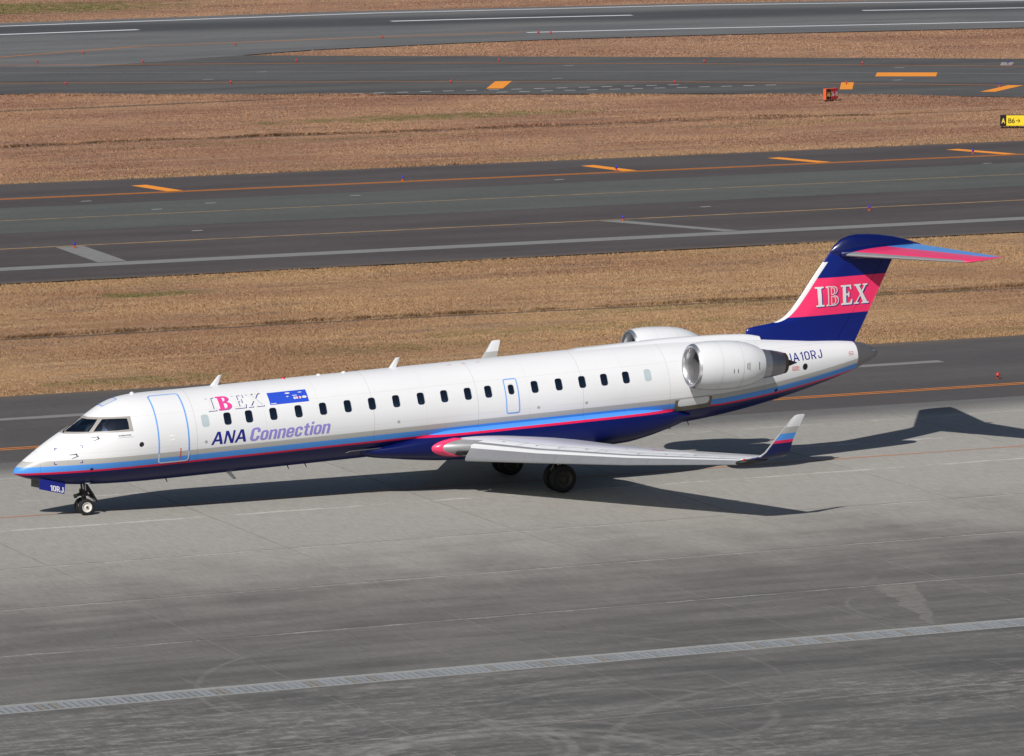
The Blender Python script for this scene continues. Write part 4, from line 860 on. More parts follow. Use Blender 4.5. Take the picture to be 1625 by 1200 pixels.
# belly fairing
bw = pchip([11.3, 12.2, 13.2, 14.4, 16, 19.5, 21, 22, 22.9], [.9, 1.22, 1.42, 1.55, 1.60, 1.60, 1.54, 1.40, .95]); bz = pchip([11.3, 11.75, 12.4, 13.2, 14.3, 16, 19.5, 20.5, 21.3, 22, 22.9], [.95, .80, .70, .58, .46, .40, .38, .40, .52, .69, .92]); bt = pchip([11.3, 12.4, 13.4, 14.4, 20.5, 22, 22.9], [1.1, 1.30, 1.52, 1.66, 1.66, 1.50, 1.15])
V = []; n = 40; xs = np.r_[np.linspace(11.3, 14.4, 16), np.linspace(14.8, 20, 12), np.linspace(20.3, 22.9, 14)]
for x in xs:
    w_, z0, z1 = float(bw(x)), float(bz(x)), float(bt(x)); zc = (z0+z1)/2+.12
    for i in range(n):
        a = 2*math.pi*i/n; cc, ss = math.cos(a), math.sin(a); e = 2/2.7
        V.append((x, w_*abs(cc)**e*(1 if cc > 0 else -1), zc+((z1-zc) if ss > 0 else (zc-z0))*abs(ss)**e*(1 if ss > 0 else -1)))
F = [(j*n+i, j*n+(i+1) % n, (j+1)*n+(i+1) % n, (j+1)*n+i) for j in range(len(xs)-1) for i in range(n)]
fix_normals(mesh('belly_fairing', V, F, M_livery, air), rad(50))
# dorsal spine fairing
V = []; xs = np.linspace(19.1, 25.9, 26); n = 13
hh = pchip([19.1, 19.25, 20, 23.7, 25.4, 25.9], [-.01, .035, .04, .13, .16, .12])
for x in xs:
    for i in range(n):
        a = -1+2*i/(n-1); V.append((x, .26*a, float(TOP(x))-0.03 + (float(hh(x))+.03)*(1-abs(a)**3)))
F = [(j*n+i, j*n+i+1, (j+1)*n+i+1, (j+1)*n+i) for j in range(len(xs)-1) for i in range(n-1)]
fix_normals(mesh('spine_fairing', V, F, M_white, air, smooth=True), rad(50))

# vertical fin: (z rows, s along chord)
fLE = pchip([2.6, 3.30, 3.64, 3.70, 3.755, 3.84, 4.0, 4.5, 5.16, 5.94, 6.2], [25.52, 25.46, 25.50, 25.75, 26.35, 26.72, 27.00, 27.49, 28.03, 28.70, 28.95])
fTE = lambda z: 29.5+(z-2.89)*(30.98-29.5)/(5.47-2.89)
fHI = lambda z: 28.75+(z-2.96)*(30.52-28.75)/(5.36-2.96)
def fin_t(x, z):
    le, te = float(fLE(z)), fTE(z); d = x-le; T = 0.185-0.025*(z-3.0)
    up = math.sqrt(max(0.0, min(1.0, d/0.75))); bk = min(1.0, max(0.0, (te-x)/1.9))**0.9
    return max(0.008, T*up*bk)
zs = np.r_[np.linspace(2.7, 3.55, 5), 3.64, 3.67, 3.70, 3.725, 3.755, 3.80, 3.84, 3.92, 4.0, np.linspace(4.2, 5.95, 12)]
def vsheet(name, lo, hi, mat_, parent, n=22, grow=0.0, nose=True):
    V = []
    for z in zs:
        a, b = lo(z), hi(z); uu = np.linspace(0, 1, n)**(1.8 if nose else 1.0); X = a+(b-a)*uu
        for x in X: V.append((x, -fin_t(x, z)-grow, z))
        for x in X[::-1]: V.append((x, fin_t(x, z)+grow, z))
    k = 2*n; F = [(j*k+i, j*k+(i+1) % k, (j+1)*k+(i+1) % k, (j+1)*k+i) for j in range(len(zs)-1) for i in range(k)] + [tuple(range(k)), tuple(range((len(zs)-1)*k, len(zs)*k))]
    return fix_normals(mesh(name, V, F, mat_, parent), rad(50))
fin = vsheet('vertical_stabilizer', lambda z: float(fLE(z)), lambda z: fHI(z)-0.008, M_fin, air)
vsheet('rudder', lambda z: fHI(z)+0.008, fTE, M_fin, fin, 10, nose=False)
# white leading-edge strip of the fin
zz_ = np.r_[3.775, 3.80, 3.84, 3.92, 4.0, np.linspace(4.15, 5.62, 10)]; V = []
for z in zz_:
    le = float(fLE(z)); wdt = 0.16 if z > 3.9 else 0.16
    X = le+wdt*np.linspace(0, 1, 6)**1.6
    ring = [(x, -fin_t(x, z)-.006, z) for x in X[::-1]] + [(le-.008, 0, z)] + [(x, fin_t(x, z)+.006, z) for x in X]; V += ring; k = len(ring)
F = [(j*k+i, j*k+i+1, (j+1)*k+i+1, (j+1)*k+i) for j in range(len(zz_)-1) for i in range(k-1)]
fix_normals(mesh('fin_leading_edge', V, F, M_white, fin), rad(60))
def on_fin(off):
    def fn(u, v):
        P = np.array([(a, -fin_t(a, b-0.022*(a-28))-off, b-0.022*(a-28)) for a, b in zip(u, v)]); return P, np.array([[0, -1.0, 0]]*len(u))
    return fn
ibex(on_fin, fin, 28.03, 30.06, 4.17, 4.83, [('lettering_shadow', 'IBEX', M_navytext, 0.05, -0.04, 0.008), ('lettering', 'IBEX', M_whitetext, 0, 0, 0.012)])
Bi = [[(.05, .05), (.42, .045)] + arc(.42, .27, .255, .225, -90, 75, 9) + [(.43, .525)] + arc(.40, .775, .215, .18, -60, 90, 8) + [(.38, .955), (.05, .955), (.13, .92), (.14, .08)],
      [(.265, .045+.0)] + arc(.36, .28, .20, .235, -90, 90, 8) + [(.265, .515)], [(.265, .535)] + arc(.34, .745, .17, .205, -90, 90, 8) + [(.265, .952)]]
sx, sy = (30.06-28.03)/IBW, .66
lay('lettering_inlay', curve_mesh([[((p[0]+.58)*sx+28.03, p[1]*sy+4.17) for p in [(.07, .045), (.40, .045)] + arc(.42, .27, .25, .22, -90, 80, 9) + [(.44, .52), (.46, .56)] + arc(.40, .775, .21, .175, -55, 90, 8) + [(.07, .955), (.145, .92), (.145, .08)]],
    ] ), on_fin(0.016), M_pink, fin, CE)
lay('lettering_inlay', curve_mesh([[((p[0]+.58)*sx+28.03, p[1]*sy+4.17) for p in L] for L in [
    [(.275, .06)]+arc(.37, .28, .18, .22, -90, 90, 8)+[(.275, .50)], [(.31, .10)]+arc(.37, .28, .135, .18, -90, 90, 8)+[(.31, .46)],
    [(.275, .555)]+arc(.35, .745, .15, .19, -90, 90, 8)+[(.275, .94)], [(.31, .595)]+arc(.35, .745, .105, .15, -90, 90, 8)+[(.31, .90)]]]), on_fin(0.020), M_whitetext, fin, CE)
# bullet fairing and tailplane
V = []; n = 24; BX = [28.72, 28.85, 29.1, 29.4, 29.7, 30.1, 30.5, 31.1, 31.6, 31.95, 32.10]
b_t = pchip([28.72, 28.85, 29.1, 29.4, 29.7, 30.4, 31.1, 31.6, 32.1], [6.0, 6.14, 6.33, 6.425, 6.455, 6.40, 6.27, 6.12, 5.93]); b_b = pchip([28.72, 29.1, 29.7, 30.4, 31.1, 31.7, 32.1], [5.90, 5.70, 5.58, 5.56, 5.62, 5.76, 5.90]); b_w = pchip([28.72, 28.85, 29.1, 29.7, 30.4, 31.1, 31.7, 32.1], [.03, .11, .19, .27, .29, .25, .15, .015])
for x in BX:
    zt, zb, w_ = float(b_t(x)), float(b_b(x)), float(b_w(x)); zc = zb+(zt-zb)*.4
    for i in range(n):
        a = 2*math.pi*i/n; V.append((x, w_*math.cos(a), zc+((zt-zc) if math.sin(a) > 0 else (zc-zb))*math.sin(a)))
F = [(j*n+i, j*n+(i+1) % n, (j+1)*n+(i+1) % n, (j+1)*n+i) for j in range(len(BX)-1) for i in range(n)] + [tuple(range(n)), tuple(range((len(BX)-1)*n, len(BX)*n))]
fix_normals(mesh('bullet_fairing', V, F, M_navy, air), rad(50))
for mirror in (False, True):
    sg = 1 if mirror else -1
    TS = [dict(le=(29.02, .12, 5.83), c=2.80, tc=.09, tw=-3.0), dict(le=(31.46, 4.14, 5.715), c=1.36, tc=.085, tw=-2.6)]
    def ts(y):
        t = (y-.12)/4.02; q = {k: TS[0][k]+(TS[1][k]-TS[0][k])*t for k in ('c', 'tc', 'tw')}; q['le'] = tuple(TS[0]['le'][i]+(TS[1]['le'][i]-TS[0]['le'][i])*t for i in range(3)); return q
    hin = lambda y: (30.62+(y-.35)*(32.42-30.62)/3.75-ts(y)['le'][0])/ts(y)['c']
    pan_ = loft('horizontal_stabilizer', [dict(ts(y), a=.075, b=hin(y)) for y in (.12, 1.5, 2.8, 4.10)], M_pink, air, mirror, camber=0)
    loft('tailplane_leading_edge', [dict(ts(y), a=0, b=.0745) for y in (.12, 1.5, 2.8, 4.10)], M_metal, pan_, mirror, camber=0)
    loft('elevator', [dict(ts(y), a=hin(y)+.004, b=1.0) for y in (.20, 1.5, 2.8, 4.08)], M_lblue, pan_, mirror, camber=0, n=8)
    q = ts(4.105); loft('tailplane_tip', [dict(q), dict(le=(q['le'][0]+.10, 4.2, q['le'][2]+.005), c=1.22, tc=.07, tw=-2.6), dict(le=(q['le'][0]+.45, 4.31, q['le'][2]+.02), c=.96, tc=.04, tw=-2.6), dict(le=(q['le'][0]+.85, 4.36, q['le'][2]+.04), c=.58, tc=.02, tw=-2.6)], M_pink, pan_, mirror, camber=0)
    root = loft('root_fillet', [dict(le=(28.98, .05, 5.85), c=2.9, tc=.17, tw=-3), dict(le=(28.98, .24, 5.845), c=2.85, tc=.13, tw=-3, a=0, b=.95), dict(le=(29.35, .42, 5.84), c=1.9, tc=.12, tw=-3, a=0, b=.95)], M_navy, air, mirror, camber=0)

# ---- engines
for mirror in (False, True):
    sg = 1 if mirror else -1
    E = empty('engine', (0, 0, 0), air); E['label'] = 'starboard rear engine' if mirror else 'port rear engine'
    # axis = local Z pointing aft, drooping aft
    ax = Vector((1, 0, -0.062)).normalized(); xx = ax.cross(Vector((0, 1, 0))).normalized(); yy = ax.cross(xx)
    M = Matrix((( xx.x, yy.x, ax.x, 22.28), (xx.y, yy.y, ax.y, 2.38*sg), (xx.z, yy.z, ax.z, 2.96), (0, 0, 0, 1)))
    mb = MB(); mb.lathe([(.09, .725), (.3, .77), (.6, .795), (.95, .802), (1.35, .795), (1.7, .765), (2.0, .71), (2.25, .625), (2.48, .51), (2.48, .49)], M, 48); cw = mb.build('nacelle', M_white, E)
    mb = MB(); mb.lathe([(.35, .55), (.20, .56), (.08, .585), (.015, .625), (0, .655), (.02, .69), (.09, .727)], M, 48); mb.build('inlet_lip', M_lip, E)
    mb = MB(); mb.lathe([(.35, .551), (.6, .575), (.9, .59), (1.0, .59)], M, 40); mb.build('inlet_duct', paint('duct_grey', (.12, .12, .125), .5), E)
    mb = MB(); mb.lathe([(.52, .005), (.58, .06), (.72, .14), (.88, .19), (.92, .19)], M, 24); mb.build('spinner', M_greyp, E)
    mb = MB()
    for i in range(28):
        a = 2*math.pi*i/28; R = Matrix.Rotation(a, 4, 'Z'); mb.add([M @ R @ Vector(p) for p in ((-.04, .17, .80), (.04, .17, .95), (.075, .575, .92), (-.055, .575, .80), (-.04, .17, .805), (.04, .17, .955), (.075, .575, .925), (-.055, .575, .805))], [(0, 1, 2, 3), (7, 6, 5, 4)])
    mb.build('fan', M_strut, E, None)
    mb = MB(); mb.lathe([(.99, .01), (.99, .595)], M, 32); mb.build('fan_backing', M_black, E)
    mb = MB(); mb.lathe([(2.30, .50), (2.50, .492), (2.75, .455)], M, 40, 0); mb.build('fan_nozzle', paint('nozzle_front', (.40, .41, .45), .3, .8, dirt=.3, scale=5), E)
    mb = MB(); mb.lathe([(2.74, .452), (2.9, .435), (3.1, .40), (3.27, .365)], M, 40); mb.build('core_cowl', M_noz, E)
    mb = MB(); mb.lathe([(3.27, .355), (3.40, .335), (3.40, .30), (3.2, .28)], M, 40); mb.build('exhaust_ring', paint('burnt_ring', (.08, .06, .055), .5, .7, dirt=.3), E)
    mb = MB(); mb.lathe([(3.1, .27), (3.3, .17), (3.5, .125), (3.85, .012), (3.855, 0.0)], M, 24); mb.build('exhaust_plug', M_dark, E)
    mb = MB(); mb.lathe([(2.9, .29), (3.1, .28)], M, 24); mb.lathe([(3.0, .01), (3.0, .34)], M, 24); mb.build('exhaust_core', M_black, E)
    # cowl latches and panel seams
    mb = MB()
    for a_x, ang, w_, h_ in ((1.18, 8, .02, .13), (1.33, 8, .02, .13), (1.68, -2, .025, .20), (1.76, -2, .025, .24), (2.16, -2, .025, .24)):
        r = float(np.interp(a_x, [.95, 1.35, 1.7, 2.0, 2.25], [.802, .795, .765, .71, .625]))+.014; aa = rad(ang)
        # outboard direction in lathe frame
        q = [M.inverted() @ (M @ Vector((0, 0, a_x))+Vector((0, sg, 0)))][0]; base = math.atan2(q.y, q.x)
        up_ = M.inverted().to_3x3() @ Vector((0, 0, 1)); sgn = 1 if (math.cos(base)*up_.y-math.sin(base)*up_.x) > 0 else -1
        for da in (-1,):
            A0 = base-sgn*aa; d_ = h_/2/r
            mb.add([M @ Vector((r*math.cos(A0+s1*d_), r*math.sin(A0+s1*d_), a_x+s2*w_/2)) for s1, s2 in ((-1, -1), (1, -1), (1, 1), (-1, 1))], [(0, 1, 2, 3)])
    mb.build('cowl_latches', M_cone, cw)
    mb = MB()
    for a_x, r in ((.80, .8035), (1.55, .785)): mb.lathe([(a_x-.006, r), (a_x+.006, r-.001)], M, 48)
    mb.build('cowl_seam', M_greyp, cw)
    st = [dict(le=(22.55, 1.0, 2.84), c=3.1, tc=.10, tw=2), dict(le=(22.62, 1.75, 2.86), c=2.7, tc=.10, tw=2)]
    loft('pylon', st, M_white, E, mirror, camber=0)

# ---- antennas and lights on the spine, drains below
blade('antenna', [(6.59, 3.52), (6.97, 3.87), (7.04, 3.87), (6.88, 3.52)], 0.0, .05, M_white, air)
blade('antenna', [(12.70, 3.52), (13.01, 3.86), (13.13, 3.86), (12.97, 3.52)], 0.0, .05, M_white, air)
blade('antenna', [(6.85, .86), (7.02, .86), (7.25, .57), (7.18, .55)], -.3, .04, M_greyp, air)
blade('antenna', [(22.10, .86), (22.3, .86), (22.50, .66), (22.40, .65)], -.3, .04, M_greyp, air)
for x, h, m_ in ((4.02, .07, M_white), (9.1, .05, paint('beacon_red', (.6, .02, .03), .2)), (10.31, .05, M_white), (11.17, .05, M_white)):
    mb = MB(); mb.lathe([(-.05, .16), (0.0, .15), (h*.7, .10), (h, .01)], Matrix.Translation((x, 0, float(TOP(x)))) @ Matrix.Diagonal((.55, .55, 1, 1)), 16); mb.build('beacon' if m_ is not M_white else 'antenna_dome', m_, air)
mb = MB()
for x, z in ((9.6, .775), (9.0, .775), (23.1, .80), (4.9, .78)): mb.tube((x, -.25, z+.03), (x+.05, -.25, z-.09), .02, .012, 8)
mb.build('drain_mast', M_dark, air)
mb = MB(); L = [(10.75, -.93, 1.11), (10.85, -1.02, 1.16), (11.9, -1.02, 1.16), (11.95, -.95, 1.10)]
for a, b in zip(L[:-1], L[1:]): mb.tube(a, b, .016, .016, 8)
mb.build('panel_outline', M_cone, air)  # thin tube standing in for a faint panel outline on the lower skin

# ---- landing gear
GND = lambda x: -x*math.tan(rad(2.16))
def wheel(name, x, y, r, wd, zc, rimmat, side, spokes=0):
    wv = empty(name, (x, y, zc), air); M = Matrix.Rotation(rad(90), 4, 'X')
    h = wd/2; mb = MB(); mb.lathe([(-h*.75, r*.60), (-h*.98, r*.72), (-h, r*.82), (-h*.86, r*.93), (-h*.5, r*.99), (0, r), (h*.5, r*.99), (h*.86, r*.93), (h, r*.82), (h*.98, r*.72), (h*.75, r*.60)], M, 40, close=True); mb.build('tyre', M_rubber, wv)
    mb = MB(); mb.lathe([(-h*.70, .01), (-h*.70, r*.2), (-h*.45, r*.26), (-h*.45, r*.44), (-h*.72, r*.50), (-h*.86, r*.62), (h*.86, r*.62), (h*.72, r*.50), (h*.45, r*.44), (h*.45, r*.26), (h*.70, r*.2), (h*.70, .01)], M, 32); mb.build('rim', rimmat, wv)
    mb = MB()
    for s in (-1, 1):
        mb.lathe([(s*h*.70, .0), (s*h*.70, r*.13), (s*(h*.70+.03), r*.11), (s*(h*.70+.03), .0)], M, 16)
        for i in range(spokes):
            a = 2*math.pi*i/spokes; mb.tube(M @ Vector((r*.22*math.cos(a), r*.22*math.sin(a), s*h*.62)), M @ Vector((r*.52*math.cos(a), r*.52*math.sin(a), s*h*.68)), r*.025, r*.025, 5)
    mb.build('hub', M_dark if not spokes else M_rimd, wv)
    return wv
NX = 2.255; nz = GND(NX)+.257
for y in (-.20, .20): wheel('nose_wheel', NX, y, .257, .17, nz+.0125*y, M_rimw, y)
mb = MB(); mb.tube((NX-.02, 0, .95), (NX, 0, .42), .075, .075, 16, 0); mb.tube((NX, 0, .46), (NX, 0, nz), .045, .045, 12, 1); mb.tube((NX, -.16, nz), (NX, .16, nz), .04, .04, 12, 0)
mb.tube((NX-.13, 0, .62), (NX+.11, 0, .62), .06, .06, 10); mb.box(NX-.10, NX+.10, -.13, .13, .50, .72); mb.tube((NX-.05, -.14, .55), (NX-.05, .14, .55), .055, .055, 10)
mb.tube((NX-.32, -.06, .53), (NX-.05, -.06, .58), .05, .04, 10); mb.tube((NX-.34, -.08, .53), (NX-.26, -.08, .535), .065, .065, 10); mb.tube((NX-.30, .08, .50), (NX-.05, .08, .58), .045, .04, 10)
mb.tube((NX-.06, -.10, .45), (NX-.06, -.10, .38), .04, .03, 8); mb.tube((NX-.05, -.1, .95), (NX-.02, -.1, .62), .02, .02, 8, 1)
mb.tube((NX+.03, -.05, .60), (NX+.36, -.05, .33), .028, .022, 8, 2); mb.tube((NX+.03, .05, .60), (NX+.36, .05, .33), .028, .022, 8, 2); mb.tube((NX+.36, -.08, .32), (NX+.05, -.05, .27), .022, .022, 8, 2)
mb.tube((NX+.06, 0, .58), (NX+.22, -.02, .50), .015, .015, 6); mb.tube((NX+.22, -.02, .50), (NX+.30, -.1, .55), .012, .012, 6)
mb.build('nose_gear_strut', [M_dark, M_chrome, M_strut], air)
mb = MB(); Md = Matrix.Translation((2.30, 0, .90)) @ Matrix.Rotation(rad(-29.5), 4, 'Y'); mb.box(-.022, .022, -.20, .16, -.70, .02, 0, Md); d = mb.build('aft_gear_door', M_dark, air)
mb = MB(); mb.tube((NX-.0, -.22, .98), (NX+.0, -.20, .70), .02, .02, 8); mb.lathe([(0, .0), (0, .10), (.01, .10), (.012, 0)], Matrix.Translation((NX-.02, -.5, .995)) @ Matrix.Rotation(rad(25), 4, 'X'), 16); mb.build('taxi_light_mount', M_greyp, air)
# nose gear doors
def plate(name, quad_, y, th, mat_, parent):
    v = [(x, y-th/2, z) for x, z in quad_]+[(x, y+th/2, z) for x, z in quad_]; f = [(0, 1, 2, 3), (7, 6, 5, 4)]+[(i, 4+i, 4+(i+1) % 4, (i+1) % 4) for i in range(4)]
    return fix_normals(mesh(name, v, f, mat_, parent))
gd = plate('nose_gear_door', [(.72, 1.24), (1.55, 1.03), (1.49, .685), (.69, .915)], -.38, .025, M_navytext, air)
plate('nose_gear_door', [(.70, 1.24), (1.54, 1.03), (1.48, .685), (.67, .915)], .36, .025, paint('door_inside_grey', (.16, .18, .17), .6), air)
def on_door(u, v):
    k = -0.28; P = np.stack([u, np.full_like(u, -.3965), v+k*(u-1.45)], -1); return P, np.array([[0, -1.0, 0]]*len(u))
letters_on('door_number', block('10RJ', .19, .07), on_door, M_whitetext, gd, (1.05, 1.475, .725, .905), (0, 0))
mb = MB()
for y in (-.28, .28): mb.tube((.9, y*1.2, 1.12), (1.0, y*.4, 1.2), .02, .02, 6)
mb.build('door_hinge', M_strut, gd)
# main gear
MXX = 17.62; mz = GND(MXX)+.452
for s in (-1, 1):
    for dy in (-.235, .235): wheel('main_wheel', MXX, s*2.07+dy, .452, .29, mz+.0125*(s*2.07+dy), M_rimd, s, 18)
    mb = MB(); mb.tube((MXX-.08, s*2.07, .74), (MXX, s*2.07, .25), .10, .10, 16); mb.tube((MXX, s*2.07, .30), (MXX, s*2.07, mz), .065, .065, 14, 1); mb.tube((MXX, s*2.07-.34, mz), (MXX, s*2.07+.34, mz), .055, .055, 12)
    mb.tube((MXX-.05, s*2.07, .35), (MXX-.02, s*1.1, .72), .05, .05, 10); mb.tube((MXX-.10, s*2.07, .30), (MXX-.30, s*2.07, .02), .03, .03, 8, 2); mb.tube((MXX-.30, s*2.07, .02), (MXX-.05, s*2.07, mz+.03), .03, .03, 8, 2)
    mb.tube((MXX-.25, s*2.07-.05, .55), (MXX-.22, s*2.07-.05, -.1), .015, .015, 6, 2); mb.tube((MXX+.02, s*2.07, .45), (MXX+.7, s*2.0, .62), .05, .05, 8)
    mb.box(MXX-.35, MXX+.35, s*2.36-.012, s*2.36+.012, .25, .66)
    mb.build('main_gear_strut', [M_dark, M_chrome, M_strut], air)

# ---- cabin interior
mb = MB(); mb.box(4.6, 22.2, -1.12, 1.12, 1.42, 1.46); mb.box(2.6, 4.6, -.80, .80, 1.42, 1.46); mb.build('cabin_floor', M_inner, air)
mb = MB(); mb.box(3.75, 3.80, -.95, .95, 1.46, 2.9); mb.box(1.95, 2.35, -.50, .50, 1.5, 2.40); mb.build('flight_deck_panel', M_black, air)
mb = MB(); mb.box(5.4, 21.8, .22, .26, 1.46, 3.3); mb.build('cabin_lining', M_inner, air)
def seat(x, y, z):
    mb = MB(); mb.box(x-.28, x+.22, y-.22, y+.22, z-.12, z-.02); mb.box(x+.14, x+.24, y-.22, y+.22, z-.02, z+.52, 0); mb.box(x-.15, x+.15, y-.18, y+.18, 1.46, z-.12); return mb.build('seat', M_seat, air)
# seated figure: one skinned body
def make_body():
    J = [(.02, 0, 0), (.03, 0, .16), (.04, 0, .34), (.03, 0, .47), (.01, 0, .56), (-.005, 0, .63), (-.015, 0, .71), (-.005, 0, .79),
         (.04, .17, .46), (.02, .24, .24), (-.16, .20, .10), (-.25, .17, .09), (.04, -.17, .46), (.02, -.24, .24), (-.16, -.20, .10), (-.25, -.17, .09),
         (-.03, .09, -.01), (-.40, .12, .02), (-.40, .12, -.38), (-.52, .12, -.44), (-.03, -.09, -.01), (-.40, -.12, .02), (-.40, -.12, -.38), (-.52, -.12, -.44), (-.115, 0, .68)]
    R = [.15, .14, .15, .13, .055, .065, .092, .07, .07, .05, .04, .035, .07, .05, .04, .035, .095, .065, .05, .04, .095, .065, .05, .04, .012]
    Ed = [(0, 1), (1, 2), (2, 3), (3, 4), (4, 5), (5, 6), (6, 7), (3, 8), (8, 9), (9, 10), (10, 11), (3, 12), (12, 13), (13, 14), (14, 15), (0, 16), (16, 17), (17, 18), (18, 19), (0, 20), (20, 21), (21, 22), (22, 23), (6, 24)]
    me = bpy.data.meshes.new('b'); me.from_pydata(J, Ed, []); o = bpy.data.objects.new('b', me); C.objects.link(o)
    md = o.modifiers.new('s', 'SKIN')
    for v, r in zip(me.skin_vertices[0].data, R): v.radius = (r, r)
    me.skin_vertices[0].data[0].use_root = True
    o.modifiers.new('d', 'SUBSURF').levels = 1
    dg = bpy.context.evaluated_depsgraph_get(); m2 = bpy.data.meshes.new_from_object(o.evaluated_get(dg)); bpy.data.objects.remove(o)
    m2.materials.clear()
    for p in m2.polygons:
        c = p.center; p.use_smooth = True
        if c.z > .52: p.material_index = 2 if (c.z > .75 or (c.x > .03 and c.z > .62)) else 1
        elif c.x < -.19 and abs(c.y) > .12 and c.z > .05 and c.z < .16 and abs(c.y) > .14: p.material_index = 1
        elif c.z < .03 or (c.x < -.1 and c.z < .08): p.material_index = 3
        else: p.material_index = 0
    return m2
BODY = make_body()
skin_m, hair_m, trou_m = paint('skin', (.42, .24, .17), .6), paint('hair', (.015, .012, .010), .6), paint('trousers', (.02, .022, .035), .8)
def person(x, y, z, shirt, label, cat='person', group=None):
    me = BODY.copy(); o = bpy.data.objects.new('person', me); C.objects.link(o)
    for m_ in (shirt, skin_m, hair_m, trou_m): me.materials.append(m_)
    o.matrix_world = AM @ Matrix.Translation((x, y, z)); tag(o, label, cat, group); return o
seat(2.86, -.55, 2.06); seat(2.86, .55, 2.06)
person(2.84, -.55, 2.09, paint('white_shirt', (.72, .76, .82), .8), 'pilot in a white shirt seated behind the cockpit side window')
ords = {4: 'fourth dark window', 8: 'eighth dark window', 9: 'ninth dark window', 10: 'tenth dark window', 12: 'window just ahead of the emergency exit'}
for i, col, txt in ((4, (.25, .2, .22), 'fourth'), (8, (.5, .45, .4), 'eighth'), (9, (.12, .12, .14), 'ninth'), (10, (.6, .6, .62), 'tenth'), (12, (.35, .3, .25), 'last one ahead of the emergency exit')):
    x = WX[i]+.06; seat(x, -.92, 1.93)
    person(x, -.93, 1.95, paint('shirt%d' % i, col, .8), 'seated passenger seen in the dark cabin window, %s counted from the nose' % txt if i != 12 else 'seated passenger seen in the cabin window just ahead of the emergency exit', group='passengers at the cabin windows')

# ================================================================== LIGHTS AND SIGNS ON THE FIELD
M_lr = paint('lamp_red', (.34, .035, .03), .4); M_lb = paint('lamp_blue', (.02, .02, .35), .25); M_lo = paint('lamp_base_orange', (.42, .08, .035), .5)
def lamp(x, y, kind, label, group, k=1.0):
    e = empty('edge_light', (x, y, -0.004)); tag(e, label, 'edge light', group)
    I = Matrix.Identity(4)
    if kind == 'red':
        mb = MB(); mb.lathe([(0, .10*k), (.02*k, .10*k), (.025*k, .05*k), (.14*k, .05*k), (.16*k, .06*k)], I, 14); mb.build('stem', M_lr, e)
        mb = MB(); mb.lathe([(.15*k, .05*k), (.17*k, .13*k), (.23*k, .13*k), (.29*k, .09*k), (.33*k, .05*k), (.35*k, .01*k)], I, 14); mb.build('lamp_head', M_lr, e)
    else:
        mb = MB(); mb.lathe([(0, .13*k), (.03*k, .13*k), (.05*k, .06*k), (.16*k, .06*k), (.17*k, .10*k), (.20*k, .10*k)], I, 14); mb.build('stem', M_lo, e)
        mb = MB(); mb.lathe([(.20*k, .09*k), (.25*k, .095*k), (.33*k, .08*k), (.38*k, .05*k), (.40*k, .01*k)], I, 14); mb.build('lamp_dome', M_lb, e)
    return e
lamp(43.9, 16.2, 'red', 'red edge light on the dark shoulder right of the tail cone', 'red edge lights', .75)
for (x, y), s in zip(((55.2, 101.2), (68.0, 101.6), (90.6, 102.4), (28.1, 76.2), (56.6, 76.4), (69.9, 75.7)),
    ('blue edge light by the far orange line left of the middle orange bars', 'blue edge light on the second orange bar of the taxiway', 'blue edge light on the rightmost orange bar of the taxiway', 'blue edge light on the left grey bar of the taxiway', 'blue edge light on the right grey bar of the taxiway', 'blue edge light above the tail beside the near yellow line')):
    lamp(x, y, 'blue', s, 'blue edge lights', .72)
RL = [((67.4, 198.7), 'far left end of the upper orange line'), ((73.5, 206.3), 'upper left beside the curved exit line'), ((74.2, 195.2), 'on the upper orange line, second from left'), ((86.8, 209.8), 'on the exit line before the grass wedge tip'), ((62.1, 176.9), 'lower orange line, leftmost'), ((72.5, 172.9), 'lower orange line, second from left'), ((84.4, 191.1), 'below the grass wedge tip'), ((100.1, 213.0), 'on the exit line above the grass wedge'), ((86.0, 166.6), 'lower orange line, left of the orange patch'), ((97.5, 184.7), 'upper orange line, middle of the photo'), ((113.0, 212.4), 'left one of the pair by the runway edge line'), ((113.7, 211.6), 'right one of the pair by the runway edge line'), ((99.2, 159.2), 'lower orange line, above the white dashes'), ((110.0, 176.8), 'upper orange line, right of the middle'), ((119.2, 170.1), 'upper orange line, above the big orange block'), ((109.3, 153.6), 'on the orange patch behind the red sign')]
for (x, y), s in RL: lamp(x, y, 'red', 'small red edge light %s' % s, 'far red edge lights', .72)
lamp(128.3, 165.4, 'blue', 'blue edge light on the grey pad at far right', 'far blue edge lights', .8); lamp(117.3, 147.0, 'blue', 'blue edge light beside the rightmost orange patch', 'far blue edge lights', .8)

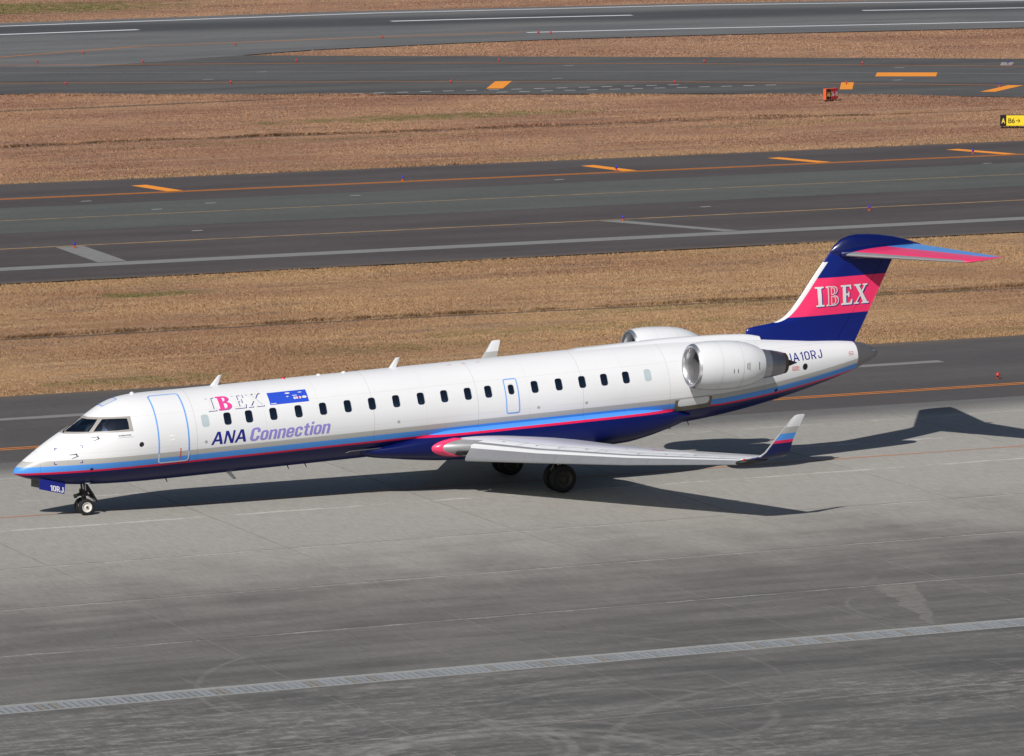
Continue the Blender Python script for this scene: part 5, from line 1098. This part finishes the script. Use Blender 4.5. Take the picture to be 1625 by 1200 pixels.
def sign(name, label, x, y, rz, L, H, D, panels, legs, side):
    e = empty(name, (x, y, -0.05)); e.rotation_euler = (0, 0, rz); tag(e, label, 'sign')
    mb = MB(); mb.box(0, L, -D/2, D/2, .13, .13+H); mb.build('cabinet', side, e)
    for x0, x1, col, txt, tcol, th in panels:
        mb = MB(); mb.box(x0+.01, x1-.01, -D/2-.012, -D/2, .15, .11+H); p = mb.build('panel', col, e)
        def fn(u, v, d=-D/2-.018): return np.stack([u, np.full_like(u, d), v], -1), np.array([[0, -1.0, 0]]*len(u))
        for (s, a, b, z0, z1, off) in txt: text('lettering', s, (a, b, z0, z1), fn, tcol, p, off, cells=(0, 0))
    for q in np.linspace(.12, L-.12, legs): mb = MB(); mb.tube((q, 0, 0), (q, 0, .14), .05, .04, 8); mb.lathe([(0, .10), (.05, .10), (.06, .05)], Matrix.Translation((q, 0, 0)), 10); mb.build('leg', M_dark, e)
    return e
M_sy, M_sk, M_sr, M_so = paint('sign_yellow', (.82, .62, .03), .4), paint('sign_black', (.012, .012, .013), .4), paint('sign_red', (.36, .018, .03), .4), paint('sign_orange', (.78, .12, .04), .4)
M_st, M_sg = paint('sign_letter_yellow', (.75, .6, .12), .4), paint('sign_letter_white', (.65, .62, .62), .4)
ys = sign('taxiway_sign', 'yellow and black sign reading A B6 with an arrow at the right edge', 101.0, 117.8, rad(-23.0), 1.60, .66, .22,
     [(0, .34, M_sk, [('A', .06, .28, .30, .60, .03)], M_st, 0), (.34, 1.60, M_sy, [('B6', .47, .86, .30, .60, .012)], M_sk, 0)], 4, M_sk)
mb = MB(); mb.box(.92, 1.12, -.135, -.13, .435, .465); mb.add([(1.06, -.135, .355), (1.09, -.135, .335), (1.19, -.135, .45), (1.09, -.135, .565), (1.06, -.135, .545), (1.145, -.135, .45)], [(0, 1, 2, 5), (5, 2, 3, 4)]); mb.build('arrow', M_sk, ys, None)
sign('holding_sign', 'red and black holding position sign with orange end on the grass', 101.25, 141.2, rad(22), 1.15, .70, .24,
     [(0, .46, M_sk, [('A6', .07, .38, .31, .62, .01)], M_st, 0), (.46, 1.15, M_sr, [('36-18', .51, 1.10, .31, .62, .01)], M_sg, 0)], 5, M_so)
